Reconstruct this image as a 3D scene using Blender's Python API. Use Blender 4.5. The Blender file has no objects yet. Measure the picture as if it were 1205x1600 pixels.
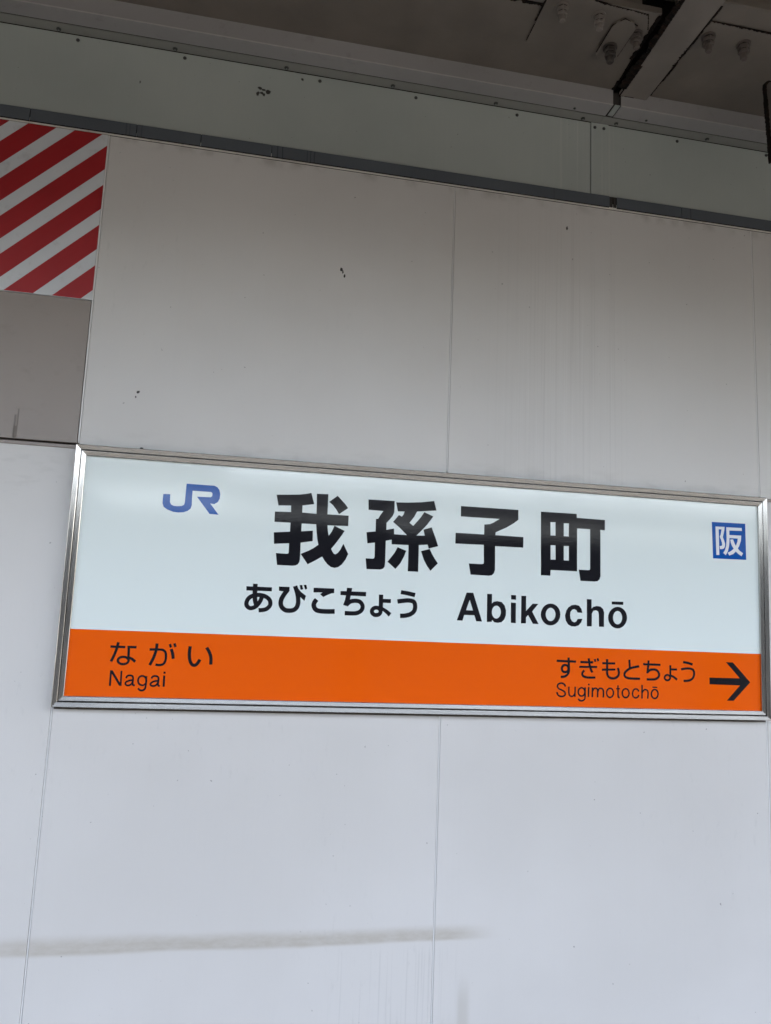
import bpy, bmesh, math, random
from mathutils import Vector, Matrix
from mathutils.geometry import delaunay_2d_cdt

scene = bpy.context.scene
COL = scene.collection
R = math.radians

# ------------------------------------------------------------------ camera
CAM_D, EYE = 1.782, 1.55
YAW, PITCH, ROLL = 0.18547, 0.14722, 0.03999
cam = bpy.data.cameras.new('camera')
cam_ob = bpy.data.objects.new('camera', cam)
COL.objects.link(cam_ob)
cam.sensor_fit = 'VERTICAL'
cam.sensor_height = 24.0
cam.lens = 24.0 * 1205.4 / 1600.0
cam.clip_start = 0.02
cam.clip_end = 1500
fw = Vector((math.sin(YAW) * math.cos(PITCH), math.cos(YAW) * math.cos(PITCH), math.sin(PITCH)))
rt = Vector((math.cos(YAW), -math.sin(YAW), 0))
up = rt.cross(fw)
rr = rt * math.cos(ROLL) + up * math.sin(ROLL)
uu = -rt * math.sin(ROLL) + up * math.cos(ROLL)
m3 = Matrix((rr, uu, -fw)).transposed()
cam_ob.matrix_world = Matrix.Translation((0, -CAM_D, EYE)) @ m3.to_4x4()
scene.camera = cam_ob

# ------------------------------------------------------------------ sky, sun, exposure
SUN_EL, SUN_ROT = R(58), R(62)          # the sun stands behind the building
world = bpy.data.worlds.new('World')
scene.world = world
world.use_nodes = True
wn = world.node_tree.nodes
bg = wn['Background']
sky = wn.new('ShaderNodeTexSky')
sky.sky_type = 'NISHITA'
sky.sun_disc = False
sky.sun_elevation = SUN_EL
sky.sun_rotation = SUN_ROT
sky.dust_density = 6.0
sky.air_density = 1.0
sky.ozone_density = 1.0
bg.inputs['Strength'].default_value = 0.15
# thin overcast: the clear sky's colour is washed towards grey
bw = wn.new('ShaderNodeRGBToBW')
mx = wn.new('ShaderNodeMix'); mx.data_type = 'RGBA'
mx.inputs[0].default_value = 0.50
world.node_tree.links.new(sky.outputs['Color'], bw.inputs[0])
world.node_tree.links.new(sky.outputs['Color'], mx.inputs[6])
world.node_tree.links.new(bw.outputs[0], mx.inputs[7])
world.node_tree.links.new(mx.outputs[2], bg.inputs['Color'])
sun = bpy.data.lights.new('sun', 'SUN')
sun.energy = 0.6
sun.angle = R(12)
sun.color = (1.0, 0.94, 0.86)
sun_ob = bpy.data.objects.new('sun', sun)
COL.objects.link(sun_ob)
sd = Vector((math.sin(SUN_ROT) * math.cos(SUN_EL), math.cos(SUN_ROT) * math.cos(SUN_EL), math.sin(SUN_EL)))
sun_ob.rotation_euler = sd.to_track_quat('Z', 'Y').to_euler()
sun_ob.location = (0, 0, 12)
scene.view_settings.view_transform = 'Standard'
scene.view_settings.look = 'None'
scene.view_settings.gamma = 1.0
scene.view_settings.use_curve_mapping = False
scene.view_settings.exposure = 3.88
scene.cycles.max_bounces = 10
scene.cycles.diffuse_bounces = 6
scene.cycles.glossy_bounces = 5

# ------------------------------------------------------------------ node helper
class NT:
    def __init__(s, name):
        s.m = bpy.data.materials.new(name)
        s.m.use_nodes = True
        s.t = s.m.node_tree
        s.b = s.t.nodes['Principled BSDF']
        s._pos = None
    def n(s, typ, **kw):
        nd = s.t.nodes.new(typ)
        for k, v in kw.items():
            setattr(nd, k, v)
        return nd
    def put(s, sock, v):
        if isinstance(v, bpy.types.NodeSocket):
            s.t.links.new(v, sock)
        else:
            sock.default_value = v
    def pos(s):
        if s._pos is None:
            s._pos = s.n('ShaderNodeNewGeometry').outputs['Position']
        return s._pos
    def math(s, op, a, b=None, c=None, clamp=False):
        nd = s.n('ShaderNodeMath', operation=op)
        nd.use_clamp = clamp
        s.put(nd.inputs[0], a)
        if b is not None: s.put(nd.inputs[1], b)
        if c is not None: s.put(nd.inputs[2], c)
        return nd.outputs[0]
    def xyz(s):
        nd = s.n('ShaderNodeSeparateXYZ')
        s.put(nd.inputs[0], s.pos())
        return nd.outputs
    def noise(s, scale, vec=None, stretch=None, detail=3.0, rough=0.5, off=0.0):
        mp = s.n('ShaderNodeMapping')
        s.put(mp.inputs['Vector'], vec if vec is not None else s.pos())
        if stretch: mp.inputs['Scale'].default_value = stretch
        mp.inputs['Location'].default_value = (off, off * 1.7, off * 0.6)
        nd = s.n('ShaderNodeTexNoise')
        s.put(nd.inputs['Vector'], mp.outputs[0])
        nd.inputs['Scale'].default_value = scale
        nd.inputs['Detail'].default_value = detail
        nd.inputs['Roughness'].default_value = rough
        return nd.outputs[0]
    def rng(s, v, a, b, c=0.0, d=1.0, smooth=True):
        nd = s.n('ShaderNodeMapRange')
        nd.interpolation_type = 'SMOOTHSTEP' if smooth else 'LINEAR'
        s.put(nd.inputs[0], v)
        for i, q in zip((1, 2, 3, 4), (a, b, c, d)): s.put(nd.inputs[i], q)
        return nd.outputs[0]
    def mix(s, f, a, b, mode='MIX'):
        nd = s.n('ShaderNodeMix', data_type='RGBA', blend_type=mode)
        s.put(nd.inputs[0], f)
        for i, q in ((6, a), (7, b)):
            if not isinstance(q, bpy.types.NodeSocket): q = (*q[:3], 1)
            s.put(nd.inputs[i], q)
        return nd.outputs[2]
    def bump(s, h, strength=0.2, dist=0.001):
        nd = s.n('ShaderNodeBump')
        nd.inputs['Strength'].default_value = strength
        nd.inputs['Distance'].default_value = dist
        s.put(nd.inputs['Height'], h)
        s.t.links.new(nd.outputs[0], s.b.inputs['Normal'])
    def out(s, col=None, rough=None, metal=None, spec=None):
        if col is not None:
            s.put(s.b.inputs['Base Color'], col if isinstance(col, bpy.types.NodeSocket) else (*col[:3], 1))
        if rough is not None: s.put(s.b.inputs['Roughness'], rough)
        if metal is not None: s.put(s.b.inputs['Metallic'], metal)
        if spec is not None: s.put(s.b.inputs['Specular IOR Level'], spec)
        return s.m

# ------------------------------------------------------------------ materials
def m_painted(name, col, rough=0.45, var=0.06, dirt=0.0, dirtcol=(0.12, 0.10, 0.08), bump=0.05, spec=0.5):
    q = NT(name)
    a = q.noise(3.0, detail=4)
    lo = tuple(c * (1 - var) for c in col); hi = tuple(min(1, c * (1 + var)) for c in col)
    c = q.mix(q.rng(a, 0.3, 0.7), lo, hi)
    if dirt:
        d = q.noise(28.0, detail=6, rough=0.65, off=4)
        c = q.mix(q.math('MULTIPLY', q.rng(d, 0.55, 0.75), dirt), c, dirtcol)
    q.bump(q.noise(260.0, detail=2), bump, 0.0005)
    return q.out(c, q.math('MULTIPLY_ADD', a, 0.12, rough - 0.06), spec=spec)

def m_flat(name, col, rough=0.6, metal=0.0):
    q = NT(name)
    a = q.noise(40.0)
    c = q.mix(a, tuple(x * 0.9 for x in col), tuple(min(1, x * 1.08) for x in col))
    return q.out(c, rough, metal)

def spot(q, x, z, px, pz, sx, sz, n, edge=0.35):
    """ragged blot centred at (px, pz) on the wall"""
    dx = q.math('DIVIDE', q.math('SUBTRACT', x, px), sx)
    dz = q.math('DIVIDE', q.math('SUBTRACT', z, pz), sz)
    r = q.math('SQRT', q.math('ADD', q.math('MULTIPLY', dx, dx), q.math('MULTIPLY', dz, dz)))
    r = q.math('ADD', r, q.math('MULTIPLY', q.math('SUBTRACT', n, 0.5), 2.6))
    return q.rng(r, 1.0, 1.0 - edge)

def m_wall():
    q = NT('white_wall_paint')
    X, Y, Z = q.xyz()
    big = q.noise(1.4, detail=4)
    c = q.mix(q.rng(big, 0.3, 0.7), (0.615, 0.592, 0.562), (0.672, 0.650, 0.622))
    # soft grime over everything, in rubbed clouds
    gr = q.noise(2.6, detail=8, rough=0.55, off=3)
    c = q.mix(q.math('MULTIPLY', q.rng(gr, 0.5, 0.8), 0.08), c, (0.36, 0.34, 0.32))
    # fine dried run marks: strong between x=.62 and 1.0 above the sign, faint elsewhere
    st = q.noise(1.0, stretch=(330, 1, 1.6), detail=3, rough=0.6)
    st2 = q.noise(1.0, stretch=(150, 1, 0.9), detail=2, off=7)
    reg = q.math('MULTIPLY', q.rng(X, 0.54, 0.76), q.rng(X, 1.00, 0.84))
    reg = q.math('MULTIPLY', reg, q.rng(Z, 2.72, 2.30, 0.25, 1.0))
    reg = q.math('MULTIPLY', reg, q.rng(Z, 1.6, 1.92))
    reg2 = q.math('ADD', q.math('MULTIPLY', reg, 0.9), 0.05)
    c = q.mix(q.math('MULTIPLY', q.rng(st, 0.5, 0.72), q.math('MULTIPLY', reg2, 0.30)), c, (0.78, 0.77, 0.76))
    c = q.mix(q.math('MULTIPLY', q.rng(st2, 0.5, 0.3), q.math('MULTIPLY', reg2, 0.28)), c, (0.42, 0.40, 0.38))
    # grey drips below the rubbed stain
    rg3 = q.math('MULTIPLY', q.math('MULTIPLY', q.rng(X, 0.2, 0.32), q.rng(X, 0.58, 0.44)), q.rng(Z, 0.86, 0.83))
    st3 = q.noise(1.0, stretch=(210, 1, 2.0), detail=2, off=2)
    c = q.mix(q.math('MULTIPLY', q.rng(st3, 0.58, 0.7), q.math('MULTIPLY', rg3, 0.16)), c, (0.33, 0.32, 0.31))
    # horizontal rubbed stain near the bottom
    wob = q.noise(2.2, detail=3, off=9)
    cz = q.math('ADD', 0.868, q.math('MULTIPLY', wob, 0.012))
    wide = q.math('MULTIPLY_ADD', q.noise(3.0, off=1), 0.020, 0.010)
    dz = q.math('DIVIDE', q.math('SUBTRACT', Z, cz), wide)
    up_ = q.rng(dz, 1.3, 0.0); dn = q.rng(dz, -0.95, -0.45)
    fx = q.math('MULTIPLY', q.rng(X, 0.645, 0.50), q.rng(X, -0.75, -0.25, 0.35, 1.0))
    fib = q.noise(30.0, stretch=(1, 1, 2.5), detail=5, rough=0.7, off=5)
    s = q.math('MULTIPLY', q.math('MULTIPLY', up_, dn), q.math('MULTIPLY', fx, q.rng(fib, 0.25, 0.7, 0.62, 1.0)))
    c = q.mix(q.math('MULTIPLY', s, 0.64), c, (0.385, 0.335, 0.262))
    # vertical stain
    v = q.math('MULTIPLY', q.rng(X, 0.535, 0.546), q.rng(X, 0.574, 0.558))
    v = q.math('MULTIPLY', v, q.rng(Z, 0.80, 0.72))
    c = q.mix(q.math('MULTIPLY', v, 0.30), c, (0.36, 0.33, 0.27))
    # small specks
    sp = q.noise(95.0, detail=1, off=6)
    c = q.mix(q.math('MULTIPLY', q.rng(sp, 0.765, 0.80), 0.55), c, (0.10, 0.085, 0.07))
    # chips
    nn = q.noise(120.0, detail=4, off=8)
    for px, pz, sx, sz in ((0.2000, 2.413, 0.0032, 0.0062), (0.2040, 2.4050, 0.0030, 0.0062), (0.2085, 2.3980, 0.0022, 0.0060),
                           (-0.2522, 2.0559, 0.0048, 0.0052), (-0.255, 2.045, 0.0022, 0.0030),
                           (-0.2330, 1.9262, 0.0040, 0.0030), (0.79, 2.605, 0.003, 0.006)):
        c = q.mix(spot(q, X, Z, px, pz, sx, sz, nn), c, (0.022, 0.018, 0.016))
    # dirt gathering just above the sign and under the top trim
    e1 = q.math('MULTIPLY', q.math('MULTIPLY', q.rng(Z, 1.975, 1.93), q.rng(Z, 1.90, 1.915)), q.rng(q.noise(16.0, stretch=(1, 1, 3), detail=5, off=11), 0.45, 0.7))
    c = q.mix(q.math('MULTIPLY', e1, 0.13), c, (0.20, 0.18, 0.16))
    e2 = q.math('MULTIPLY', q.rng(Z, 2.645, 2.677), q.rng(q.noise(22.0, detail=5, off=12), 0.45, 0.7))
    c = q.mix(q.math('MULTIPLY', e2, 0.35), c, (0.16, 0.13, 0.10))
    h = q.math('ADD', q.noise(3.0, detail=1, off=13), q.math('MULTIPLY', q.noise(420.0, detail=1), 0.012))
    # fine grain, faint scuffs rubbed across the lower panels
    c = q.mix(q.math('MULTIPLY', q.rng(q.noise(700.0, detail=1), 0.45, 0.75), 0.05), c, (0.40, 0.39, 0.38))
    sc = q.noise(60.0, stretch=(1, 1, 0.35), detail=6, rough=0.7, off=15)
    sm = q.rng(q.noise(1.6, detail=2, off=17), 0.50, 0.62)
    c = q.mix(q.math('MULTIPLY', q.math('MULTIPLY', q.rng(sc, 0.56, 0.70), sm), 0.16), c, (0.40, 0.39, 0.37))
    sl = q.math('MULTIPLY', q.math('MULTIPLY', q.rng(X, -0.37, -0.42), q.rng(Z, 1.78, 1.82)), q.rng(Z, 1.915, 1.88))
    c = q.mix(q.math('MULTIPLY', q.math('MULTIPLY', sl, q.rng(q.noise(45.0, stretch=(0.6, 1, 1.8), detail=5, off=19), 0.5, 0.68)), 0.14), c, (0.38, 0.36, 0.33))
    q.bump(h, 0.05, 0.004)
    return q.out(c, q.math('MULTIPLY_ADD', gr, 0.10, 0.38), spec=0.4)

def m_fascia():
    q = NT('pale_green_fascia_paint')
    X, Y, Z = q.xyz()
    big = q.noise(2.0, detail=5)
    c = q.mix(q.rng(big, 0.3, 0.7), (0.365, 0.395, 0.37), (0.425, 0.455, 0.425))
    st = q.noise(1.0, stretch=(120, 1, 1.0), detail=3)
    reg = q.math('ADD', 0.12, q.math('MULTIPLY', q.rng(X, 0.70, 0.80), q.rng(X, 0.95, 0.90)))
    c = q.mix(q.math('MULTIPLY', q.rng(st, 0.5, 0.75), q.math('MULTIPLY', reg, 0.3)), c, (0.62, 0.62, 0.56))
    nn = q.noise(95.0, detail=4, off=8)
    for px, pz, sx, sz, f in ((-0.0265, 2.8620, .0072, .0052, 1), (-0.0160, 2.8590, .0060, .0035, 1), (-0.0060, 2.8540, .0072, .0068, 1), (-0.030, 2.8460, .0045, .0085, 1), (-0.022, 2.8500, .0060, .0040, 1),
                              (-0.014, 2.8470, .0045, .0050, 1), (0.0770, 2.9050, .0042, .0050, 1), (-0.3105, 2.8265, .0026, .0045, 0.7)):
        c = q.mix(q.math('MULTIPLY', spot(q, X, Z, px, pz, sx, sz, nn, .5), f), c, (0.03, 0.028, 0.024))
    sp = q.noise(110.0, detail=1, off=6)
    c = q.mix(q.math('MULTIPLY', q.rng(sp, 0.75, 0.79), 0.5), c, (0.10, 0.09, 0.07))
    q.bump(q.noise(5.0, detail=2, off=3), 0.10, 0.004)
    return q.out(c, 0.42, spec=0.5)

def m_beam(name, col, rust_amt=0.5):
    q = NT(name)
    n1 = q.noise(6.0, detail=5)
    c = q.mix(q.rng(n1, 0.3, 0.7), tuple(x * 0.85 for x in col), tuple(x * 1.1 for x in col))
    r = q.noise(34.0, detail=7, rough=0.7, off=2)
    rc = q.mix(q.noise(60.0, detail=4), (0.012, 0.008, 0.006), (0.06, 0.026, 0.014))
    c = q.mix(q.math('MULTIPLY', q.rng(r, 0.66, 0.72), rust_amt), c, rc)
    q.bump(q.math('ADD', q.noise(90.0, detail=4), q.math('MULTIPLY', r, 1.5)), 0.25, 0.0015)
    return q.out(c, 0.55)

def m_rust(name='rust_and_gap_dark'):
    q = NT(name)
    r = q.noise(70.0, detail=8, rough=0.75)
    c = q.mix(q.rng(r, 0.45, 0.75), (0.005, 0.004, 0.003), (0.032, 0.014, 0.008))
    q.bump(r, 0.8, 0.003)
    return q.out(c, 0.9, spec=0.2)

def m_brushed(name, along):
    q = NT(name)
    st = (2.5, 400, 900) if along == 'x' else (900, 400, 2.5)
    n = q.noise(1.0, stretch=st, detail=3, rough=0.7)
    n2 = q.noise(9.0, stretch=(1, 1, 1), detail=4, off=3)
    c = q.mix(q.rng(n, 0.3, 0.7), (0.50, 0.485, 0.46), (0.62, 0.605, 0.58))
    c = q.mix(q.math('MULTIPLY', q.rng(n2, 0.55, 0.75), 0.35), c, (0.30, 0.27, 0.24))
    q.bump(n, 0.06, 0.0006)
    q.put(q.b.inputs['Anisotropic'], 0.85)
    v = q.n('ShaderNodeCombineXYZ')
    v.inputs[0].default_value, v.inputs[2].default_value = (0, 1) if along == 'x' else (1, 0)
    q.put(q.b.inputs['Tangent'], v.outputs[0])
    return q.out(c, q.math('MULTIPLY_ADD', n, 0.10, 0.16), 1.0)

def m_print(name, col, rough=0.06, emit=0.0, var=0.03):
    q = NT(name)
    a = q.noise(2.0, detail=3)
    c = q.mix(a, tuple(x * (1 - var) for x in col), tuple(min(1, x * (1 + var)) for x in col))
    # the film has a faint orange peel
    q.bump(q.math('ADD', q.noise(330.0, detail=2), q.math('MULTIPLY', q.noise(6.0, detail=1), 9.0)), 0.05, 0.0010)
    if emit:
        q.put(q.b.inputs['Emission Color'], (*col, 1)); q.put(q.b.inputs['Emission Strength'], emit)
    return q.out(c, rough, spec=0.5)

WHITE = m_wall()
FASCIA = m_fascia()
TAUPE = m_painted('taupe_panel_paint', (0.29, 0.248, 0.218), 0.42, 0.05, 0.15, (0.10, 0.08, 0.07))
BEAD = m_painted('pale_joint_bead', (0.76, 0.75, 0.73), 0.5)
GAPDARK = m_flat('dark_joint_shadow_gap', (0.05, 0.045, 0.04), 0.9)
CAPTRIM = m_painted('beige_top_trim', (0.74, 0.70, 0.64), 0.5, 0.1, 0.5, (0.10, 0.07, 0.04))
def m_rail():
    q = NT('slate_grey_rail_paint')
    X, Y, Z = q.xyz()
    c = q.mix(q.rng(q.noise(3.0, detail=4), 0.3, 0.7), (0.086, 0.097, 0.110), (0.104, 0.117, 0.132))
    # dried dark runs down the face of the rail
    wob = q.math('MULTIPLY', q.math('SUBTRACT', q.noise(45.0, detail=2), 0.5), 0.003)
    for px, w, f in ((-0.330, .0020, .35), (-0.322, .0012, .4), (-0.157, .0012, .5), (0.0270, .0016, .6), (0.0395, .0014, .7), (0.1000, .0014, .5),
                     (0.1085, .0012, .6), (0.1180, .0014, .6), (1.146, .0012, .7), (0.75, .0015, .3), (-0.2950, .0015, .35)):
        d = q.math('ABSOLUTE', q.math('SUBTRACT', q.math('ADD', X, wob), px))
        c = q.mix(q.math('MULTIPLY', q.rng(d, w * 1.3, w * 0.4), f), c, (0.02, 0.02, 0.02))
    return q.out(c, 0.5)
RAILG = m_rail()
CHAN = m_painted('grey_channel_paint', (0.30, 0.29, 0.285), 0.45, 0.07, 0.25, (0.10, 0.08, 0.07))
FOLD_HIGHLIGHT = m_painted('pale_fold_highlight', (0.42, 0.40, 0.39), 0.4)
CHAN2 = m_painted('grey_green_strip_paint', (0.25, 0.25, 0.23), 0.45, 0.07, 0.25, (0.10, 0.08, 0.07))
SCREW = m_painted('dark_screw_steel', (0.03, 0.03, 0.028), 0.4)
SCREWC = m_painted('grey_screw_centre', (0.22, 0.22, 0.21), 0.4)
BEAM = m_beam('brown_grey_steel_paint', (0.160, 0.138, 0.116), 0.35)
BEAM2 = m_beam('lighter_brown_steel_paint', (0.190, 0.167, 0.146), 0.8)
BOLTM = m_beam('painted_bolt_steel', (0.185, 0.16, 0.14), 0.6)
BOLTD = m_beam('grimy_bolt_steel', (0.10, 0.082, 0.07), 0.9)
LUGB = m_beam('dark_rusty_bolt_steel', (0.048, 0.040, 0.034), 1.0)
RUST_DARK = m_rust()  # dark rust, also used to blacken gaps and thin lines in the trims
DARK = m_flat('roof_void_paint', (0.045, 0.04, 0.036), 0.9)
STEELX = m_brushed('brushed_steel_horizontal', 'x')
STEELZ = m_brushed('brushed_steel_vertical', 'z')
SGN = m_print('white_sign_film', (0.80, 0.865, 0.835))
ORANGE = m_print('orange_sign_film', (0.90, 0.116, 0.000))
INK = m_print('black_letter_film', (0.010, 0.010, 0.014), 0.06)
BLUE = m_print('blue_logo_film', (0.003, 0.085, 0.38), 0.06)
LWHITE = m_print('white_letter_film', (0.80, 0.82, 0.83))
RED = m_painted('red_warning_film', (0.36, 0.018, 0.022), 0.4, 0.06)
WSTR = m_painted('white_warning_film', (0.62, 0.64, 0.65), 0.4, 0.05, 0.25, (0.30, 0.28, 0.26))

# ------------------------------------------------------------------ mesh helpers
def tag(o, label=None, cat=None, group=None, kind=None):
    for k, v in (('label', label), ('category', cat), ('group', group), ('kind', kind)):
        if v: o[k] = v
    return o

def empty(name, loc, label=None, cat=None, group=None):
    o = bpy.data.objects.new(name, None)
    o.location = loc
    o.empty_display_size = 0.1
    COL.objects.link(o)
    return tag(o, label, cat, group)

def link(name, mesh, mat, parent=None, loc=None, rot=None):
    o = bpy.data.objects.new(name, mesh)
    if mat and not mesh.materials: mesh.materials.append(mat)
    COL.objects.link(o)
    if parent:
        o.parent = parent
        if loc is None: loc = Vector((0, 0, 0)) - parent.location if not parent.parent and parent.type == 'EMPTY' else (0, 0, 0)
    if loc is not None: o.location = loc
    if rot is not None: o.rotation_euler = rot
    return o

def bm_box(bm, x0, x1, y0, y1, z0, z1, bev=0.0):
    r = bmesh.ops.create_cube(bm, size=1.0)
    vs = r['verts']
    bmesh.ops.scale(bm, vec=(x1 - x0, y1 - y0, z1 - z0), verts=vs)
    bmesh.ops.translate(bm, vec=((x0 + x1) / 2, (y0 + y1) / 2, (z0 + z1) / 2), verts=vs)
    if bev:
        es = list({e for v in vs for e in v.link_edges})
        bmesh.ops.bevel(bm, geom=es, offset=bev, segments=2, affect='EDGES', profile=0.6)

def to_mesh(name, bm, smooth=False):
    me = bpy.data.meshes.new(name)
    bmesh.ops.recalc_face_normals(bm, faces=bm.faces[:])
    bm.to_mesh(me); bm.free()
    if smooth:
        for p in me.polygons: p.use_smooth = True
    return me

def box(name, mat, parent, x0, x1, y0, y1, z0, z1, bev=0.0, loc=None):
    bm = bmesh.new()
    bm_box(bm, x0, x1, y0, y1, z0, z1, bev)
    return link(name, to_mesh(name, bm), mat, parent, loc)

def prism_y(name, mat, parent, poly, y0, y1, loc=None, bev=0.0):
    """polygon in (x, z) extruded from y0 to y1"""
    bm = bmesh.new()
    a = [bm.verts.new((x, y0, z)) for x, z in poly]
    f = bm.faces.new(a)
    r = bmesh.ops.extrude_face_region(bm, geom=[f])
    bmesh.ops.translate(bm, vec=(0, y1 - y0, 0), verts=[v for v in r['geom'] if isinstance(v, bmesh.types.BMVert)])
    if bev:
        bmesh.ops.bevel(bm, geom=bm.edges[:], offset=bev, segments=1, affect='EDGES')
    return link(name, to_mesh(name, bm), mat, parent, loc)

def prism_z(name, mat, parent, poly, z0, z1, loc=None, bev=0.0):
    bm = bmesh.new()
    a = [bm.verts.new((x, y, z0)) for x, y in poly]
    f = bm.faces.new(a)
    r = bmesh.ops.extrude_face_region(bm, geom=[f])
    bmesh.ops.translate(bm, vec=(0, 0, z1 - z0), verts=[v for v in r['geom'] if isinstance(v, bmesh.types.BMVert)])
    if bev:
        bmesh.ops.bevel(bm, geom=bm.edges[:], offset=bev, segments=1, affect='EDGES')
    return link(name, to_mesh(name, bm), mat, parent, loc)

def lathe(bm, prof, seg=20, c=(0, 0, 0), axis='z', rot=0.0):
    rings = []
    for r, h in prof:
        ring = []
        for i in range(seg):
            a = rot + 2 * math.pi * i / seg
            p = (r * math.cos(a), r * math.sin(a), h) if axis == 'z' else (r * math.cos(a), h, r * math.sin(a))
            ring.append(bm.verts.new((c[0] + p[0], c[1] + p[1], c[2] + p[2])))
        rings.append(ring)
    for A, B in zip(rings, rings[1:]):
        for i in range(seg):
            bm.faces.new((A[i], A[(i + 1) % seg], B[(i + 1) % seg], B[i]))
    bm.faces.new(rings[0]); bm.faces.new(rings[-1])

# ------------------------------------------------------------------ dimensions of the place (metres)
PLAT_EDGE = -3.6      # platform edge
CAN_EDGE = -2.4       # unseen eaves of the canopy, placed to shade the upper wall
BAR_TOP = 2.72         # top of the added barrier, set for wall light and sign reflections
HANG = (1.2125, -0.235)
HZ = (2.72, 2.937, 0.010)

# ================================================================== SETTING
ground = None
def plane(name, mat, x0, x1, y0, y1, z):
    me = bpy.data.meshes.new(name)
    me.from_pydata([(x0, y0, z), (x1, y0, z), (x1, y1, z), (x0, y1, z)], [], [(0, 1, 2, 3)])
    return link(name, me, mat)
def struct(o):
    return tag(o, kind='structure')

CONC = m_painted('platform_asphalt', (0.076, 0.071, 0.062), 0.8, 0.15, 0.3)
BALL = m_painted('track_ballast', (0.050, 0.045, 0.037), 0.9, 0.3, 0.6)
GRND = m_painted('town_ground', (0.14, 0.14, 0.12), 0.9, 0.3)
PALE = m_painted('pale_concrete', (0.34, 0.33, 0.31), 0.8, 0.1, 0.3)
OPPW = m_painted('added_barrier_paint', (0.028, 0.030, 0.032), 0.7, 0.15)
struct(plane('ground', GRND, -700, 700, -700, 700, -7.0))
struct(box('platform_floor', CONC, None, -14, 16, PLAT_EDGE, 0.6, -0.35, 0.0))
struct(box('track_bed', BALL, None, -30, 32, -9.6, PLAT_EDGE - 0.05, -1.4, -1.1))

# ---- backing wall added behind the cladding to block light
back = empty('backing_wall', (0.5, 0.3, 0), 'unseen dark wall added behind the white cladding panels to block light', 'wall')
box('wall_core', DARK, back, -14, 16, 0.06, 0.5, 0.0, 3.6)
box('sill_filler', DARK, back, -14, 16, 0.03, 0.058, 0.0, 3.3)

# ================================================================== WALL CLADDING
SEAMS = [-3.772, -2.921, -2.070, -1.219, -0.368, 0.4825, 1.334, 2.185, 3.036, 3.887]
wall = empty('panel_wall', (0.48, 0, 0), 'white panelled platform wall with hairline joints, run marks and a rubbed brown stain', 'wall')
G = 0.0021     # half joint
JZ = 1.9225
for a, b in zip(SEAMS, SEAMS[1:]):
    left = b < -0.3
    near = a > -1.3 and b < 2.3
    box('wall_panel', WHITE, wall, a + G, b - G, 0.0, 0.022, 0.02, JZ - 0.0045, 0.0009)
    if a == -1.219:
        tp = box('taupe_panel', TAUPE, wall, a + G, b - 0.0035, -0.0005, 0.022, JZ + 0.0045, 2.2615, 0.0009)
        tp['label'] = 'plain taupe panel under the striped board'
    else:
        box('wall_panel', WHITE, wall, a + G, b - G, 0.0, 0.022, JZ + 0.0005, 2.675, 0.0009)
for s in SEAMS[1:-1]:
    box('joint_bead', BEAD, wall, s - 0.00135, s + 0.00135, 0.0005, 0.02, 0.02, JZ - 0.006, 0.0004)
    box('joint_bead', BEAD, wall, s - 0.00135, s + 0.00135, 0.0005, 0.02, JZ + 0.006, 2.675, 0.0004)
box('joint_backing', GAPDARK, wall, -3.9, 4.0, 0.023, 0.028, 0.02, 2.70)
box('joint_ledge', TAUPE, wall, -3.77, -0.3715, -0.0035, 0.02, JZ - 0.0085, JZ - 0.0010, 0.0008)
box('joint_ledge', TAUPE, wall, 1.3375, 3.88, -0.0035, 0.02, JZ - 0.0085, JZ - 0.0010, 0.0008)
cap = box('top_trim', CAPTRIM, wall, -3.77, 3.88, -0.0030, 0.02, 2.6766, 2.690, 0.0008)
box('trim_shadow_gap', GAPDARK, wall, -3.77, 3.88, -0.0004, 0.0195, 2.6751, 2.6761)
box('lower_gap_line', m_flat('dark_brown_gap_line', (0.10, 0.085, 0.072), 0.8), wall, -0.3640, 1.3300, -0.0012, 0.0, 1.3496, 1.3560)  # brown strip laid on the wall for the dark line under the sign
# drip mark on the taupe panel: dried sealant runs
bm = bmesh.new()
for dx, w, z1 in ((-0.5048, 0.0016, 1.980), (-0.4990, 0.0011, 1.994), (-0.5020, 0.0022, 1.955)):
    bm_box(bm, dx - w, dx + w, -0.0015, 0.0005, JZ + 0.006, z1)
link('sealant_run', to_mesh('sealant_run', bm), m_flat('dark_sealant_run', (0.21, 0.182, 0.160), 0.7), wall)

# striped warning board
bx0, bx1, bz0, bz1 = -1.2155, -0.3700, 2.2625, 2.6745
board = box('striped_board', WSTR, wall, bx0, bx1, -0.0025, 0.022, bz0, bz1, 0.0006)
board['label'] = 'board of diagonal red and white warning stripes'
def clip_stripe(c0, c1):
    """band c0 < z - s*(x) < c1 clipped to the board"""
    S = 0.975
    poly = [(bx0, S * bx0 + c0), (bx1, S * bx1 + c0), (bx1, S * bx1 + c1), (bx0, S * bx0 + c1)]
    for axis, lim, sg in ((1, bz0 + 0.0006, 1), (1, bz1 - 0.0006, -1)):
        out = []
        for i in range(len(poly)):
            p, q_ = poly[i], poly[(i + 1) % len(poly)]
            ip, iq = sg * (p[axis] - lim) >= 0, sg * (q_[axis] - lim) >= 0
            if ip: out.append(p)
            if ip != iq:
                t = (lim - p[axis]) / (q_[axis] - p[axis])
                out.append((p[0] + t * (q_[0] - p[0]), p[1] + t * (q_[1] - p[1])))
        poly = out
        if len(poly) < 3: return None
    return poly
for i in range(-9, 7):
    c1 = 3.2080 - 0.1001 * i
    pl = clip_stripe(c1 - 0.0600, c1)
    if pl:
        st = prism_y('red_stripe', RED, wall, pl, -0.0031, -0.0026)
box('board_edge_trim', BEAD, wall, -0.3696, -0.3664, -0.0022, 0.0, 1.93, 2.6745, 0.0004)

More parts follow.
